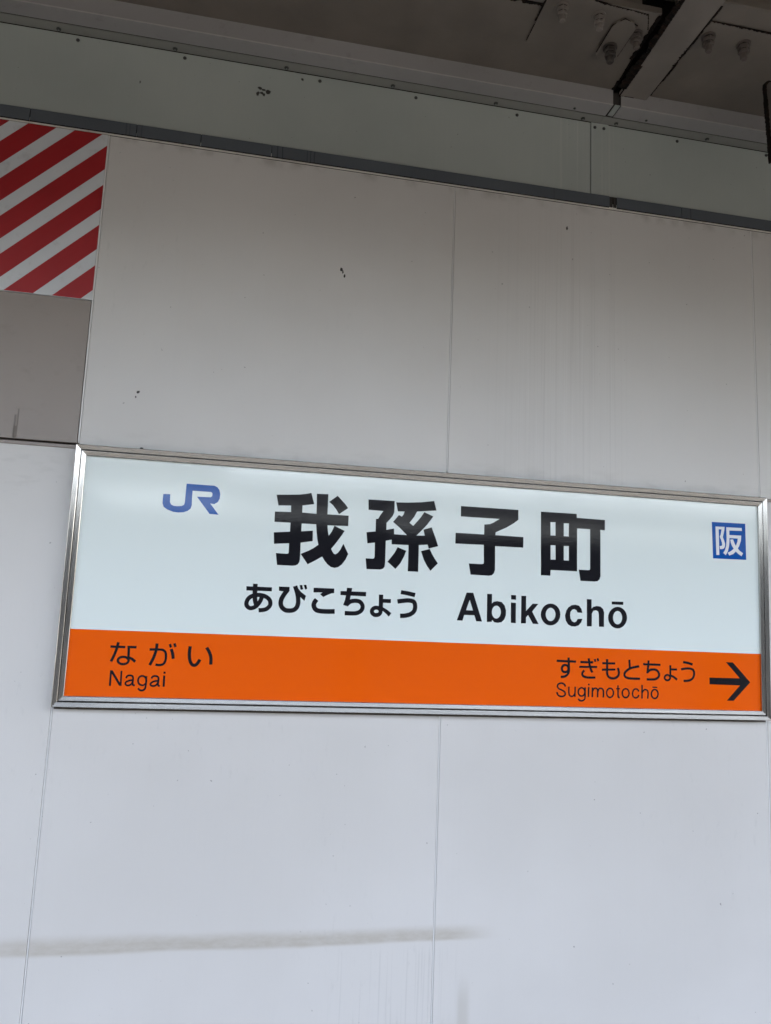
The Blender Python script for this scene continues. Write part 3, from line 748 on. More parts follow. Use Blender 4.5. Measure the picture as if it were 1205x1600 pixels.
# outlines of the lettering on the sign, in millimetres on its face
GLYPHS = [
 ('kanji','我',[('P',[(74.8,199.6),(98.7,201.1),(127,203.6),(141.1,206),(153.6,209.2),(161.4,183.7),(147.2,181.1),(134.7,179),(108.8,176.9),(80.4,175.3)]),('P',[(108.8,179.6),(134.9,181.4),(135,163.1),(135.2,137.6),(135.4,119.4),(135.4,93.3),(135.9,68.1),(136,55.6),(135.1,49.2),(131.5,43.6),(126.2,40.9),(119.2,39.9),(85.3,40),(81.1,66.6),(104.4,66.3),(108.6,67),(109.7,69),(109.5,91),(110,117),(110,137.6),(109.7,162.2)]),('P',[(73.3,160.8),(135,162.6),(167.7,161.7),(193.6,162.2),(242.6,162.5),(242.5,138.1),(195,137),(168.4,137.7),(134.7,137.3),(109.9,137.6),(73.7,137.2)]),('P',[(73.6,113.2),(110,117),(135.7,119.4),(161.9,122.6),(162.5,98.5),(135.4,93.3),(109.2,90.5),(75.5,87.2)]),('P',[(166.4,208.2),(192.7,209.1),(193.3,162.2),(194.6,137.4),(196.2,124),(198.6,113.3),(205.3,122.9),(211,136.9),(234.8,126.4),(228.1,114.8),(220.7,103.9),(213.3,93.1),(205.8,83.2),(208.5,77.8),(212.7,72.5),(216.8,71.4),(222.2,75.4),(227.4,82.8),(230.9,91),(233.5,96.7),(245.9,73.6),(239.7,59.7),(232.3,49),(223.9,42.2),(216,40.2),(207.2,41.8),(198.9,48),(192.2,55.5),(186.2,64.6),(171.7,55.2),(154.1,45.1),(137.1,67.9),(154.7,76.3),(165.4,82.7),(176,91),(173,103.5),(170.5,119.2),(168.4,138.2),(168.1,162.1)]),('P',[(214.6,206.8),(223,198.8),(232.4,189.7),(240.4,179.8),(220,164.4),(213,174.7),(204.5,184.6),(195.6,191.5)])]),
 ('kanji','孫',[('P',[(287.3,203.6),(349.5,204.1),(349.9,189.5),(349.6,177.2),(346.4,168.8),(340.1,160.3),(332.3,151.3),(332.7,134.7),(332.5,109.6),(332.5,102.4),(333.1,59),(332.2,49.4),(328.9,44.4),(322.5,42),(290.1,41.5),(287,66.1),(302.7,66.1),(306.4,67.1),(307.7,70.4),(307,103.3),(307.4,130.7),(306.9,158.9),(312.3,159.6),(316.8,168.5),(323.7,178.7),(288.5,179.3)]),('P',[(286.1,126.6),(307.4,129.9),(332.7,135.1),(350.6,139.3),(351.6,124.5),(352.1,111.6),(346.3,112.9),(332.5,109.6),(307,103.7),(289.4,100.9)]),('P',[(353.2,201.1),(381.4,202.6),(414.7,205.7),(444.8,210.8),(451,188.4),(425.5,185.4),(403.9,182.9),(374,180.9),(358.3,180.2)]),('P',[(374.7,183),(405.4,185),(397.7,169.8),(387,155.2),(396.1,148.1),(408,162.2),(415.2,171.7),(421.9,182.8),(443.9,173.6),(430.1,153.8),(417.3,139.1),(405.3,126.5),(401.2,122.7),(384.7,121.7),(379.8,127.9),(364,142.3),(347.8,154.8),(361.1,171.9),(368.4,168.3),(372.6,174.6)]),('P',[(349.9,126),(377.9,125.5),(405.3,126.2),(425.2,127),(421.4,141),(440.9,147.6),(450.4,125.6),(458.4,104.1),(435.6,97.4),(432.7,106.3),(412,104.1),(385.5,102.6),(346.5,102),(346.2,114.5),(350.2,117.9)]),('P',[(387,105.6),(411.5,107),(412,73),(412.4,41.6),(387.5,41.4),(387.4,79.7)]),('P',[(361,96.3),(381.9,88.8),(376.7,74.3),(369.1,59.4),(357.9,45.4),(338.7,61.2),(347.2,72.6),(355,83.5)]),('P',[(417.5,90.3),(438.1,96.4),(444.4,84.5),(451.5,73.6),(458.9,63.7),(441.7,45.5),(432.9,56.4),(424.9,70.5)])]),
 ('kanji','子',[('P',[(511.1,203.3),(655,203.5),(655.2,179.5),(645.2,171.3),(626.3,159.2),(598.8,145.8),(598.5,137.5),(598.5,112.6),(599.2,79.6),(599.5,55),(597.2,47.5),(592.1,42.6),(584.5,41.1),(539.7,41.6),(534.7,67.6),(566.6,67.7),(570.8,69),(571.6,72.4),(570.4,114),(570.5,138.8),(570.4,162.8),(584.1,164.5),(593,168.8),(608.4,178.6),(511.6,178.4)]),('P',[(500,138.6),(570.5,138.8),(598.1,138.8),(669.3,138.5),(669.3,112.9),(598.5,112.6),(570.4,114),(500,112.9)])]),
 ('kanji','町',[('P',[(713,203.3),(805.7,203.9),(806.2,194.2),(880.2,193.5),(880.2,168.1),(868.3,168.3),(869,117.2),(869.5,54.6),(867.2,46.9),(861.8,41.9),(853.7,40.7),(817.7,40.7),(812.9,67.6),(837.2,67.6),(841.7,68.6),(842.5,71.7),(841.5,168.3),(807.1,168.2),(808.4,63.2),(740.2,63),(739.7,49.1),(715.7,48.9)]),('H',[(737.8,179.2),(750.8,179.9),(751.4,146.9),(738.4,146.7)]),('H',[(772.2,178.7),(785.6,179.2),(785.9,147),(772.7,147.1)]),('H',[(739.1,123.1),(751.9,123.6),(752.5,88.4),(739.8,88.3)]),('H',[(773,123.1),(786.4,123.6),(787,88.1),(773.6,88.2)])]),
 ('kana','あ',[('P',[(20.5,-10.9),(77.3,-10.9),(77.3,-19.8),(21.1,-20.4)]),('C',10.1,[(40.1,-4.7),(40,-18),(40.4,-29.8),(41.7,-41.5),(44.6,-50.8)]),('C',9.4,[(56.2,-32.6),(52.3,-44),(43.6,-55),(33.9,-59),(26.8,-56.9),(23,-50.6),(24.6,-41.7),(30.5,-34.4),(40.2,-30.2),(51.9,-29.1),(63.8,-31.7),(72.5,-37.8),(75.6,-44.7),(74.6,-52.5),(67.9,-59.3),(59.9,-62),(50.8,-62.9)])]),
 ('kana','び',[('P',[(92.6,-8.1),(116.4,-8.1),(116.5,-16.1),(113.5,-19.9),(93.1,-17.6)]),('C',10.2,[(113.1,-13.3),(104.9,-25.6),(100.1,-35.3),(98.7,-44.9),(101.2,-53.1),(108.7,-59.6),(118.9,-61),(128.9,-58.8),(135.1,-52.8),(137.6,-43.2),(136.8,-31.3),(134.1,-19.5),(128.7,-5.2)]),('P',[(134.3,-7.5),(137.5,-12.1),(142.7,-17.9),(149.6,-22.9),(154.5,-26.3),(151.6,-37.8),(145.9,-33.3),(140.3,-28.1),(135.9,-25.4)]),('P',[(138.8,-3.1),(144.2,-2),(147.3,-11.7),(141.8,-13.5)]),('P',[(148.4,-2.3),(153.7,-1.2),(156.3,-10.6),(151.6,-12.3)])]),
 ('kana','こ',[('P',[(170.7,-7),(217.9,-6.8),(218.1,-17),(211.5,-18.2),(203.8,-21.6),(193.8,-26.9),(186.2,-21.2),(191.4,-17),(170.9,-17.7)]),('C',10.6,[(179,-33.3),(174.3,-40.3),(173.4,-48.1),(178.4,-56.3),(188.8,-59.1),(204.6,-59.3),(221.5,-58.3)])]),
 ('kana','ち',[('P',[(232.5,-11.6),(291.8,-11.1),(291.8,-21.2),(232.7,-20.9)]),('P',[(246.8,-3.5),(259.1,-3.7),(257.8,-14.9),(254.9,-30.7),(251.4,-45.9),(239.9,-43.2),(243.9,-31.2),(246.2,-15.4)]),('C',9.7,[(248.7,-41.2),(255.7,-34.9),(267.9,-32.2),(279.1,-34.7),(285.1,-43.9),(282.4,-53.6),(272.9,-59.8),(259.5,-61.3),(244.6,-61.2)])]),
 ('kana','ょ',[('P',[(321.8,-15.5),(332,-15.3),(332.3,-34.5),(332.3,-47.9),(331.3,-55.2),(322.5,-53.1),(322.5,-34.9)]),('P',[(330.6,-25.1),(350.3,-24.7),(350.6,-33.9),(331,-33.9)]),('O',9.3,[(327.4,-53.8),(327,-56.4),(325.7,-58.8),(323.5,-60.8),(320.8,-62.1),(317.7,-62.6),(314.5,-62.4),(311.6,-61.3),(309.3,-59.5),(307.7,-57.2),(307.1,-54.6),(307.5,-52),(308.8,-49.6),(311,-47.6),(313.8,-46.3),(316.9,-45.7),(320,-46),(322.9,-47.1),(325.3,-48.9),(326.8,-51.2)]),('P',[(329.5,-42.5),(342.3,-49.2),(352.8,-56.5),(347,-64.8),(339.6,-57.9),(330.6,-51.6)])]),
 ('kana','う',[('P',[(374.1,-3),(391.9,-4.9),(408.2,-8),(406.1,-17.7),(389.7,-14.6),(372.6,-12.2)]),('C',10.2,[(366.1,-29.5),(380.2,-27.1),(394,-26),(404.9,-28.8),(408.4,-38.5),(406.3,-49.6),(397.8,-57.2),(385.4,-61.1),(373.5,-61.9)])]),
 ('latin','A',[('P',[(531.5,-1.1),(547.4,-0.8),(571.2,-67.2),(556.8,-67.1),(551.9,-53.3),(527,-53.5),(523.2,-66.9),(509.7,-66.8)]),('H',[(539.5,-17.6),(548.4,-42.3),(531.1,-42.4)])]),
 ('latin','b',[('P',[(582.1,-1.8),(594,-1.6),(594.3,-24.1),(598.4,-19.6),(607.6,-17.7),(618.2,-19.3),(625.6,-26.5),(629.6,-38.9),(629.5,-50.1),(625.8,-60.2),(619.4,-66.7),(610.2,-68.6),(601,-67.5),(595.6,-62.1),(595.1,-66.8),(582.9,-67.6)]),('H',[(616.9,-43.1),(616.8,-46.5),(616,-49.7),(614.7,-52.7),(613,-55.1),(611,-57),(608.6,-58.2),(606.2,-58.7),(603.7,-58.4),(601.3,-57.4),(599.1,-55.7),(597.3,-53.4),(595.9,-50.6),(595,-47.4),(594.6,-44.1),(594.8,-40.7),(595.5,-37.5),(596.8,-34.6),(598.5,-32.1),(600.5,-30.2),(602.9,-29),(605.4,-28.5),(607.9,-28.8),(610.3,-29.8),(612.4,-31.5),(614.3,-33.8),(615.7,-36.6),(616.6,-39.8)])]),
 ('latin','i',[('P',[(641.5,-1.7),(653.9,-1.6),(654,-12.4),(641.8,-12.2)]),('P',[(641.6,-19.3),(653.9,-19.6),(654.7,-67.6),(642.5,-67.3)])]),
 ('latin','k',[('P',[(667.3,-2.3),(679.2,-2.1),(679.7,-38),(696,-19.9),(710.4,-19.6),(695.1,-38.6),(712,-67.4),(697.7,-67.4),(685.2,-47.2),(680,-53),(680,-67.1),(667.9,-67.6)])]),
 ('latin','o',[('P',[(766.9,-42.5),(766.4,-48.3),(764.6,-53.9),(761.8,-59),(757.9,-63.2),(753.2,-66.5),(748,-68.6),(742.5,-69.5),(736.9,-69.1),(731.7,-67.4),(726.9,-64.5),(722.9,-60.5),(719.9,-55.7),(717.9,-50.3),(717.2,-44.6),(717.7,-38.8),(719.5,-33.2),(722.3,-28.1),(726.2,-23.9),(730.8,-20.5),(736,-18.4),(741.6,-17.5),(747.1,-17.9),(752.4,-19.6),(757.2,-22.5),(761.2,-26.5),(764.3,-31.3),(766.2,-36.7)]),('H',[(754.5,-43),(754.2,-46.6),(753.3,-49.9),(751.9,-53),(750,-55.6),(747.7,-57.5),(745,-58.8),(742.3,-59.3),(739.5,-59),(736.9,-58),(734.5,-56.2),(732.5,-53.8),(731,-50.8),(730,-47.6),(729.6,-44.1),(729.8,-40.5),(730.7,-37.2),(732.1,-34.1),(734,-31.5),(736.4,-29.5),(739,-28.3),(741.7,-27.7),(744.5,-28),(747.2,-29.1),(749.6,-30.9),(751.6,-33.3),(753.1,-36.2),(754.1,-39.5)])]),
 ('latin','c',[('P',[(823.2,-36.4),(821,-26.9),(814.8,-19.5),(805.1,-17.4),(795.6,-19.1),(787.4,-24.5),(782.1,-32.4),(779,-44.6),(781.1,-56.5),(786.7,-65.2),(794.9,-69.3),(804.5,-69.8),(814,-66.6),(820.8,-59.4),(823.7,-50.4),(811.3,-51.5),(808.4,-57.3),(803,-59.7),(796.8,-57.2),(793,-51),(791.8,-43.4),(792.8,-35.1),(797.1,-29.8),(802.5,-28.1),(808.1,-30.6),(811.1,-36)])]),
 ('latin','h',[('P',[(834.8,-2.6),(847,-2.7),(847.2,-25.1),(852,-20.4),(860.3,-18.1),(870,-19),(877,-24.5),(879.9,-33.3),(879.7,-67.6),(867,-67.7),(866.3,-37.7),(864.6,-31.4),(859,-28.5),(852.1,-30),(848,-37.2),(848.1,-67.6),(835.6,-68.1)])]),
 ('latin','ō',[('P',[(899.9,-5.5),(930.3,-5),(930.1,-12.5),(899.9,-12.5)]),('P',[(940.5,-43),(939.9,-48.9),(938,-54.5),(935.1,-59.5),(931.1,-63.8),(926.4,-67.1),(921.2,-69.2),(915.7,-70.1),(910.1,-69.6),(904.9,-67.9),(900.1,-65),(896.2,-61),(893.2,-56.2),(891.3,-50.8),(890.7,-45.1),(891.2,-39.2),(893,-33.7),(896,-28.6),(899.9,-24.3),(904.6,-21),(909.8,-18.8),(915.3,-17.9),(920.9,-18.3),(926.2,-20),(930.9,-23),(934.9,-26.9),(937.9,-31.8),(939.8,-37.2)]),('H',[(927.7,-43.5),(927.4,-47.1),(926.5,-50.6),(925.1,-53.7),(923.2,-56.3),(920.9,-58.3),(918.3,-59.6),(915.6,-60.1),(912.9,-59.8),(910.3,-58.7),(908,-56.9),(906.1,-54.4),(904.6,-51.4),(903.7,-48.1),(903.4,-44.5),(903.6,-41),(904.5,-37.5),(905.9,-34.4),(907.8,-31.8),(910.1,-29.8),(912.7,-28.5),(915.4,-28),(918.1,-28.3),(920.7,-29.3),(923,-31.2),(925,-33.6),(926.4,-36.6),(927.4,-40)])]),
 ('logo','JR',[('P',[(-173.8,183.5),(-159.1,183.9),(-158.3,166.3),(-155.7,161.2),(-149.9,158.6),(-142.3,158.2),(-132.3,159.3),(-127.5,162.5),(-126.3,168.5),(-126.2,179),(-125.7,210.1),(-64.6,210),(-58,207.1),(-53,200.8),(-50.8,191.7),(-51.3,181.7),(-55,173.4),(-62.3,168.3),(-71.3,169.3),(-51.1,145),(-71,145.7),(-101,182.4),(-71.1,183.3),(-68,186),(-67.8,191.8),(-69.9,194.7),(-72.6,195.4),(-111.5,195.3),(-111.7,180.1),(-111,163),(-113,154.9),(-118.9,149.3),(-127.5,145.8),(-138.7,144.4),(-150.1,145.2),(-163,149.6),(-170.9,154.9),(-174,162.6),(-174.2,173)])]),
 ('badge','square',[('P',[(1172.4,207.9),(1267,209),(1268.4,116.5),(1175,115.1)])]),
 ('badgechar','阪',[('P',[(1182.4,196.7),(1191.1,196.7),(1192.3,124.8),(1184,124.3)]),('P',[(1182.4,196.7),(1207.9,197.3),(1207.3,189.7),(1205.1,180),(1202.7,170.8),(1206.4,162),(1208.9,153.7),(1208.3,147),(1205.6,142.1),(1200.4,140.1),(1194.6,139.8),(1193.7,147.6),(1198.4,147.8),(1200.7,150.8),(1200.1,156.9),(1197.5,164.4),(1194.3,170.8),(1197.2,178.6),(1199.4,190.4),(1182.7,190)]),('P',[(1212.9,196.7),(1256.5,197.5),(1257.1,189.9),(1212.8,188.5)]),('P',[(1212.9,196.7),(1221.3,196.3),(1221.3,177.2),(1221.3,161),(1219.9,148.6),(1216.6,136.1),(1210.6,125.4),(1203.4,130.6),(1208.7,138.5),(1212,149.1),(1213.5,166.3)]),('P',[(1217.6,177.2),(1254.8,177.8),(1254.3,169.7),(1217.5,169.4)]),('P',[(1245.5,173.9),(1254.8,177.8),(1253.9,164.9),(1248.9,151.3),(1241.3,138.5),(1231.7,129.4),(1220.6,125),(1216.2,131.8),(1225.5,136.6),(1234,143.7),(1240.5,152.7),(1244.3,162.4)]),('P',[(1223.8,165.9),(1231.4,166.6),(1236.3,155.3),(1242.5,146.1),(1249.7,138.9),(1259.4,132.8),(1254.8,125.2),(1245.4,130.6),(1236,139.1),(1228.8,149.1),(1225.3,157.5)])]),
 ('small','な',[('L',5,[(-257.4,-153.4),(-227,-153.6)]),('C',5.7,[(-241.8,-143.8),(-245.1,-160.6),(-249.1,-172.9),(-253.8,-185.1)]),('P',[(-222.7,-150.7),(-203.7,-150.1),(-203.8,-155.7),(-222.3,-155.6)]),('C',5.2,[(-219.9,-151.7),(-219.3,-161.8),(-218.9,-171.9),(-218.7,-179)]),('O',5,[(-218,-181.7),(-218.4,-184.1),(-219.8,-186.3),(-222.1,-188),(-225,-189.2),(-228.4,-189.7),(-231.8,-189.4),(-235,-188.4),(-237.5,-186.8),(-239.3,-184.7),(-240,-182.4),(-239.7,-180),(-238.3,-177.8),(-236,-176),(-233,-174.9),(-229.7,-174.4),(-226.2,-174.6),(-223.1,-175.6),(-220.5,-177.3),(-218.8,-179.3)]),('C',5.5,[(-219,-175),(-211.3,-178.3),(-204,-183.8)])]),
 ('small','が',[('C',5.1,[(-176.3,-157),(-161.7,-156.5),(-149.6,-156.8),(-143.3,-161.3),(-141.2,-169.4),(-141.8,-180.3),(-145.9,-187.3),(-153.8,-189.5),(-161.6,-188.7)]),('C',6,[(-161.6,-143.5),(-162.8,-159.2),(-166.9,-174.3),(-173.4,-190.1)]),('C',6.5,[(-131.3,-154.4),(-127.7,-163.5),(-125.2,-175.1)]),('L',5.1,[(-134.8,-143.6),(-132,-151.4)]),('L',5.1,[(-125.6,-142),(-122.4,-149.7)])]),
 ('small','い',[('C',6.8,[(-91.5,-147.3),(-92.3,-161),(-90.7,-174.7),(-86.3,-184.8),(-80,-188),(-74.2,-184.4),(-68.8,-175.1)]),('C',6.8,[(-56.3,-148.8),(-50.2,-158.3),(-46,-169.2),(-44.9,-185.3)])]),
 ('smalllatin','N',[('P',[(-253.9,-203.2),(-249,-203.3),(-231.7,-228.7),(-232.4,-203.6),(-228.9,-203.7),(-228,-235.6),(-233.1,-235.3),(-249.9,-210.6),(-249.7,-236),(-253.8,-236.1)])]),
 ('smalllatin','a',[('C',3.8,[(-219.8,-219.2),(-218.2,-214.8),(-213.4,-213),(-207.9,-214),(-205.5,-219),(-205.6,-230.1),(-204.4,-233),(-200.7,-233.8)]),('C',3.8,[(-206.2,-222.5),(-213.5,-224.2),(-219.1,-226.9),(-220.3,-230.9),(-217.6,-233.9),(-212.7,-234.1),(-208,-230.6),(-205.7,-225)])]),
 ('smalllatin','g',[('O',3.8,[(-177.7,-223.1),(-177.9,-226.2),(-178.9,-228.9),(-180.7,-231.2),(-183,-232.6),(-185.6,-233.2),(-188.4,-232.8),(-190.9,-231.4),(-193,-229.3),(-194.4,-226.6),(-195.1,-223.5),(-194.9,-220.5),(-193.9,-217.7),(-192.2,-215.5),(-189.9,-214),(-187.2,-213.5),(-184.5,-213.9),(-182,-215.2),(-179.9,-217.3),(-178.4,-220.1)]),('C',3.8,[(-178.6,-213.7),(-178.2,-231.4),(-179.2,-239.5),(-183.3,-243.4),(-189.2,-243.5),(-194,-239.8)])]),
 ('smalllatin','a',[('C',4,[(-167.7,-218.3),(-165.1,-214.2),(-159.9,-212.7),(-154.5,-214.6),(-152.7,-220),(-153.1,-229.4),(-152,-233.2),(-148.7,-233.7)]),('C',4,[(-153.6,-222.7),(-161.7,-224.2),(-167.4,-227.7),(-168.4,-231.8),(-164.9,-234.1),(-159.6,-233.6),(-155.3,-230.1),(-153.1,-225.4)])]),
 ('smalllatin','i',[('L',4.3,[(-141.4,-211.5),(-140.9,-235.2)]),('L',4.3,[(-141.4,-203.1),(-141.3,-207.5)])]),
 ('small','す',[('L',5.5,[(759.4,-152.4),(808.8,-152.9)]),('C',5.7,[(789.7,-143.7),(789.9,-157.5),(790.7,-169.9),(789.5,-180),(784.2,-186.3),(777.5,-189),(770.3,-189.9)]),('O',5.5,[(789.5,-169.7),(789.1,-172.4),(788,-174.8),(786.2,-176.7),(783.8,-178),(781.3,-178.4),(778.7,-178.1),(776.3,-177),(774.4,-175.1),(773.2,-172.8),(772.8,-170.2),(773.1,-167.6),(774.3,-165.2),(776.1,-163.3),(778.4,-162),(781,-161.5),(783.6,-161.8),(786,-163),(787.8,-164.8),(789.1,-167.1)])]),
 ('small','ぎ',[('L',5.3,[(819.7,-153.5),(852.5,-153.1)]),('L',5,[(817.1,-164.9),(862.9,-163.8)]),('C',5.5,[(841,-144),(842.9,-155.9),(845.8,-167.1),(850.7,-177.3)]),('C',5.5,[(829.8,-172.8),(825.2,-179.6),(826.9,-185.8),(834.4,-188.7),(845.4,-189.4),(858.8,-188.8)]),('L',4.7,[(856.5,-145.2),(858.7,-151.9)]),('L',4.8,[(863.7,-143.3),(866.2,-150.1)])]),
 ('small','も',[('L',5.3,[(876.4,-154.4),(910,-154.1)]),('L',5,[(875.8,-170),(910.6,-168.5)]),('C',5.5,[(888.7,-144.4),(888.9,-167.1),(889.4,-179.7),(893.2,-186.5),(900.8,-189.5),(910.4,-188.6),(917.3,-184),(919.7,-176.3),(917,-164.2)])]),
 ('small','と',[('L',5.3,[(947.1,-143.9),(948.3,-163.5)]),('C',5.6,[(972.7,-159.1),(957.6,-162),(947.9,-165.4),(938.8,-171.4),(934.3,-178.5),(936.4,-184.7),(943.8,-188.1),(957.7,-189),(975.2,-188.5)])]),
 ('small','ち',[('L',5.4,[(983.1,-153.7),(1029.3,-153.9)]),('C',5.4,[(997.9,-144.2),(996.7,-157.6),(994.6,-175.3)]),('C',5.7,[(994.9,-173),(1001,-167.5),(1010.1,-165.5),(1020,-167.6),(1025.7,-175.9),(1023.6,-183.7),(1015.8,-188.6),(1005.9,-189.6),(993,-189.7)])]),
 ('small','ょ',[('C',4.9,[(1055.9,-154),(1055.8,-167.4),(1055.8,-179),(1054.9,-184.7)]),('L',5.2,[(1055.8,-164),(1073.7,-163.7)]),('O',4.9,[(1055.4,-183.8),(1055,-185.8),(1053.9,-187.6),(1052.3,-189.1),(1050.2,-190),(1047.9,-190.4),(1045.7,-190.1),(1043.6,-189.3),(1042,-187.9),(1040.9,-186.2),(1040.6,-184.2),(1040.9,-182.2),(1042,-180.4),(1043.6,-179),(1045.7,-178),(1048,-177.6),(1050.3,-177.9),(1052.3,-178.7),(1054,-180.1),(1055,-181.9)]),('C',5.1,[(1055.5,-178.3),(1064.1,-181.9),(1074,-188.4)])]),
 ('small','う',[('C',5.8,[(1090.3,-145.6),(1102.9,-147),(1115.9,-150.5)]),('C',5.5,[(1084.9,-163.1),(1098.5,-160.7),(1110,-160.8),(1117.9,-164.4),(1120,-173.3),(1117.1,-182.4),(1109.8,-188.1),(1101.2,-190.3),(1091.5,-190.8)])]),
 ('smalllatin','S',[('C',3.9,[(782.6,-212.1),(779.1,-206.6),(771.7,-204.4),(764.3,-207),(762.4,-212.3),(765.9,-217.2),(774,-220.7),(780.8,-224.9),(782.2,-230.4),(778.2,-234.2),(771.5,-235.2),(764.8,-232.7),(760.6,-225.7)])]),
 ('smalllatin','u',[('C',3.6,[(791.3,-212.2),(791.6,-227.1),(793.7,-232.6),(798.4,-234.6),(803.8,-232.4),(807.1,-226.7)]),('L',3.6,[(807.3,-211.8),(806.8,-235.4)])]),
 ('smalllatin','g',[('O',3.6,[(832.1,-223.4),(831.7,-226.4),(830.6,-229.2),(828.7,-231.4),(826.4,-232.8),(823.8,-233.3),(821.2,-232.9),(818.9,-231.6),(817,-229.5),(815.7,-226.8),(815.3,-223.8),(815.7,-220.8),(816.8,-218.1),(818.7,-215.9),(821,-214.5),(823.6,-213.9),(826.2,-214.3),(828.6,-215.7),(830.4,-217.8),(831.7,-220.4)]),('C',3.6,[(832.7,-212.5),(832.7,-236.1),(830.3,-241.7),(824.2,-244.3),(818.1,-243.2),(815.8,-239.2)])]),
 ('smalllatin','i',[('L',3.6,[(841.8,-211.6),(841.5,-234.9)]),('L',3.6,[(842,-203.8),(841.9,-207.3)])]),
 ('smalllatin','m',[('L',3.7,[(851.8,-212.6),(851.3,-235.1)]),('C',3.7,[(852.1,-221.3),(855.2,-215.4),(860,-214.1),(864.1,-216.7),(865.2,-222.9),(865,-235.4)]),('C',3.7,[(865.2,-222.9),(868.2,-215.4),(873.7,-213.7),(878.2,-216.4),(880,-222.6),(879.6,-235.4)])]),
 ('smalllatin','o',[('O',3.7,[(905.8,-223.8),(905.4,-227.2),(904.2,-230.2),(902.3,-232.6),(899.8,-234.2),(897.1,-234.8),(894.4,-234.3),(891.9,-232.9),(890,-230.5),(888.7,-227.6),(888.2,-224.3),(888.6,-220.9),(889.9,-217.9),(891.8,-215.5),(894.2,-213.9),(897,-213.3),(899.7,-213.7),(902.1,-215.2),(904.1,-217.6),(905.4,-220.5)])]),
 ('smalllatin','t',[('C',3.7,[(917.5,-206),(917.7,-219.2),(917.9,-229.2),(919,-233.6),(922.1,-235.1)]),('L',3.2,[(912.7,-214),(922.6,-213.8)])]),
 ('smalllatin','o',[('O',3.7,[(946.6,-223.8),(946.1,-227.1),(944.9,-230),(942.9,-232.4),(940.5,-234),(937.7,-234.5),(935,-234.1),(932.5,-232.6),(930.5,-230.4),(929.2,-227.4),(928.8,-224.2),(929.2,-220.9),(930.5,-218),(932.4,-215.6),(934.9,-214),(937.6,-213.4),(940.4,-213.9),(942.9,-215.3),(944.8,-217.6),(946.1,-220.5)])]),
 ('smalllatin','c',[('C',3.7,[(972,-219.2),(969,-214.8),(964.1,-213.3),(958.5,-215.7),(955.7,-224),(957.8,-231.5),(963.4,-234.5),(969,-232.5),(972.3,-227.4)])]),
 ('smalllatin','h',[('L',3.7,[(980.8,-203.2),(980.5,-235.6)]),('C',3.7,[(980.7,-222.1),(985.1,-215.7),(990,-214.3),(994.9,-216.7),(996.6,-222.4),(995.6,-235.7)])]),
 ('smalllatin','ō',[('O',3.8,[(1022.9,-223.9),(1022.4,-227.2),(1021.2,-230.2),(1019.3,-232.6),(1016.8,-234.2),(1014.1,-234.8),(1011.4,-234.3),(1009,-232.8),(1007.1,-230.5),(1005.8,-227.6),(1005.4,-224.3),(1005.8,-221),(1007.1,-218),(1009,-215.7),(1011.4,-214.1),(1014.1,-213.5),(1016.8,-214),(1019.3,-215.4),(1021.2,-217.7),(1022.5,-220.7)]),('L',3,[(1008.2,-207.9),(1020.6,-208.4)])]),
 ('arrow','arrow',[('P',[(1207.9,-142),(1226.7,-142.1),(1274.2,-189.5),(1227.7,-235.7),(1208.7,-235.9),(1246.2,-197.8),(1161.9,-197.2),(1162,-181),(1245.6,-180.5)])]),
]


def catmull(pts, closed=False, n=5):
    out = []
    N = len(pts)
    rng_ = range(N if closed else N - 1)
    for i in rng_:
        if closed:
            p0, p1, p2, p3 = (pts[(i + k) % N] for k in (-1, 0, 1, 2))
        else:
            p1, p2 = pts[i], pts[i + 1]
            p0 = pts[i - 1] if i else (2 * p1[0] - p2[0], 2 * p1[1] - p2[1])
            p3 = pts[i + 2] if i + 2 < N else (2 * p2[0] - p1[0], 2 * p2[1] - p1[1])
        for k in range(n):
            t = k / n
            out.append(tuple(0.5 * (2 * p1[a] + (p2[a] - p0[a]) * t + (2 * p0[a] - 5 * p1[a] + 4 * p2[a] - p3[a]) * t * t + (3 * p1[a] - p0[a] - 3 * p2[a] + p3[a]) * t ** 3) for a in (0, 1)))
    if not closed: out.append(pts[-1])
    return out

def stroke_polys(pts, w, closed):
    N = len(pts); h = w / 2
    side = []
    for i in range(N):
        a = pts[i - 1] if (i or closed) else pts[i]
        b = pts[(i + 1) % N] if (i + 1 < N or closed) else pts[i]
        dx, dy = b[0] - a[0], b[1] - a[1]
        l = math.hypot(dx, dy) or 1
        nx, ny = -dy / l, dx / l
        side.append(((pts[i][0] + nx * h, pts[i][1] + ny * h), (pts[i][0] - nx * h, pts[i][1] - ny * h)))
    out = []
    for i in range(N if closed else N - 1):
        A, B = side[i], side[(i + 1) % N]
        out.append([A[0], B[0], B[1], A[1]])
    return out

def inside(p, poly):
    c = False
    for i in range(len(poly)):
        x1, y1 = poly[i]; x2, y2 = poly[i - 1]
        if (y1 > p[1]) != (y2 > p[1]) and p[0] < (x2 - x1) * (p[1] - y1) / (y2 - y1) + x1: c = not c
    return c

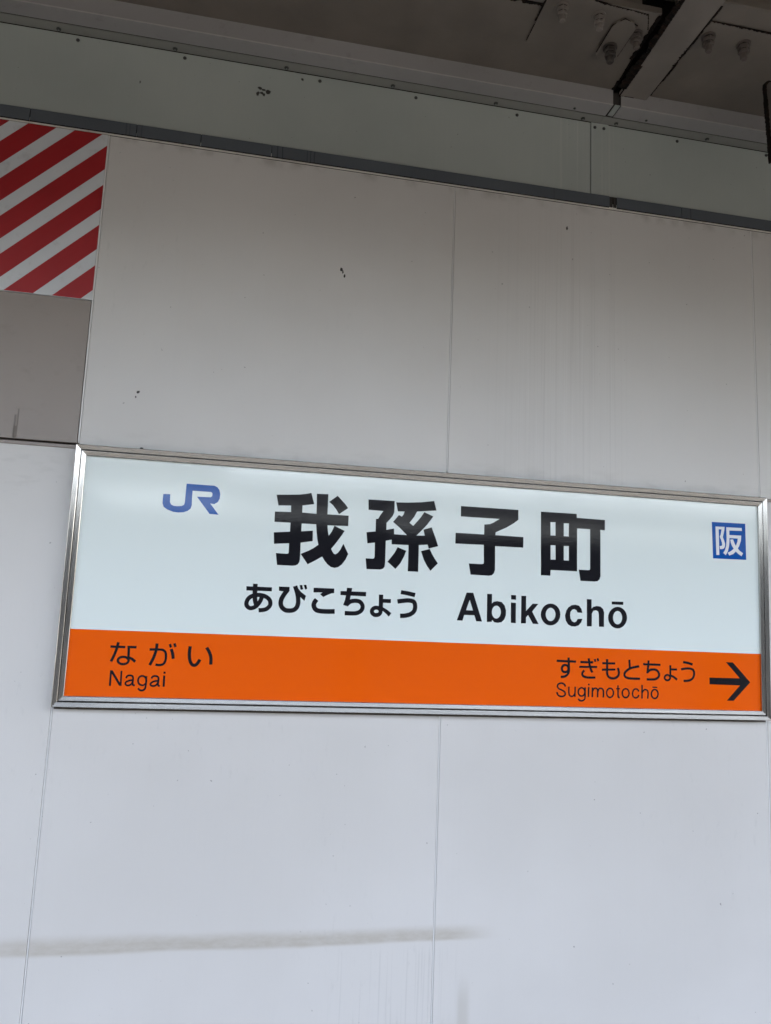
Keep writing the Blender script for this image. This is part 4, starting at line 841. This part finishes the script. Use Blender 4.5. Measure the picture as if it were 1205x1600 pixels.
def glyph_mesh(shapes, d0=0.0076, d1=0.0081):
    polys, holes = [], []
    for s_ in shapes:
        if s_[0] == 'P': polys.append(list(s_[1]))
        elif s_[0] == 'H': holes.append(list(s_[1]))
        elif s_[0] == 'L': polys += stroke_polys(s_[2], s_[1], False)
        elif s_[0] == 'C': polys += stroke_polys(catmull(s_[2]), s_[1], False)
        elif s_[0] == 'O': polys += stroke_polys(catmull(s_[2], True, 3), s_[1], True)
    verts, faces = [], []
    for p in polys + holes:
        ar = sum(p[i - 1][0] * p[i][1] - p[i][0] * p[i - 1][1] for i in range(len(p)))
        if ar < 0: p = p[::-1]
        faces.append(list(range(len(verts), len(verts) + len(p))))
        verts += [Vector(v) for v in p]
    V, E, F, _, _, _ = delaunay_2d_cdt(verts, [], faces, 1, 1e-4)
    bm = bmesh.new()
    S = 0.001
    bv = [bm.verts.new((v[0] * S - OX, d0, v[1] * S)) for v in V]
    for f in F:
        c = (sum(V[i][0] for i in f) / len(f), sum(V[i][1] for i in f) / len(f))
        if any(inside(c, h_) for h_ in holes): continue
        if not any(inside(c, h_) for h_ in polys): continue
        try: bm.faces.new([bv[i] for i in f])
        except ValueError: pass
    bmesh.ops.recalc_face_normals(bm, faces=bm.faces[:])
    # a thin film: extrude the outline back
    r = bmesh.ops.extrude_face_region(bm, geom=bm.faces[:])
    bmesh.ops.translate(bm, vec=(0, d1 - d0, 0), verts=[v for v in r['geom'] if isinstance(v, bmesh.types.BMVert)])
    loose = [v for v in bm.verts if not v.link_faces]
    bmesh.ops.delete(bm, geom=loose, context='VERTS')
    return to_mesh('letter', bm)

kinds = {'kanji': ('kanji_character', INK), 'kana': ('kana_character', INK), 'latin': ('roman_letter', INK), 'small': ('small_kana_character', INK),
         'smalllatin': ('small_roman_letter', INK), 'logo': ('blue_logo', BLUE), 'badge': ('blue_badge', BLUE), 'badgechar': ('badge_character', LWHITE), 'arrow': ('arrow', INK)}
badge = None
for grp, ch, sh in GLYPHS:
    nm, mt = kinds[grp]
    if grp == 'badgechar':
        me = glyph_mesh(sh, 0.0072, 0.0077)
        link(nm, me, mt, badge, L0)
        continue
    me = glyph_mesh(sh)
    o = link(nm, me, mt, sign, L0)
    if grp == 'badge': badge = o
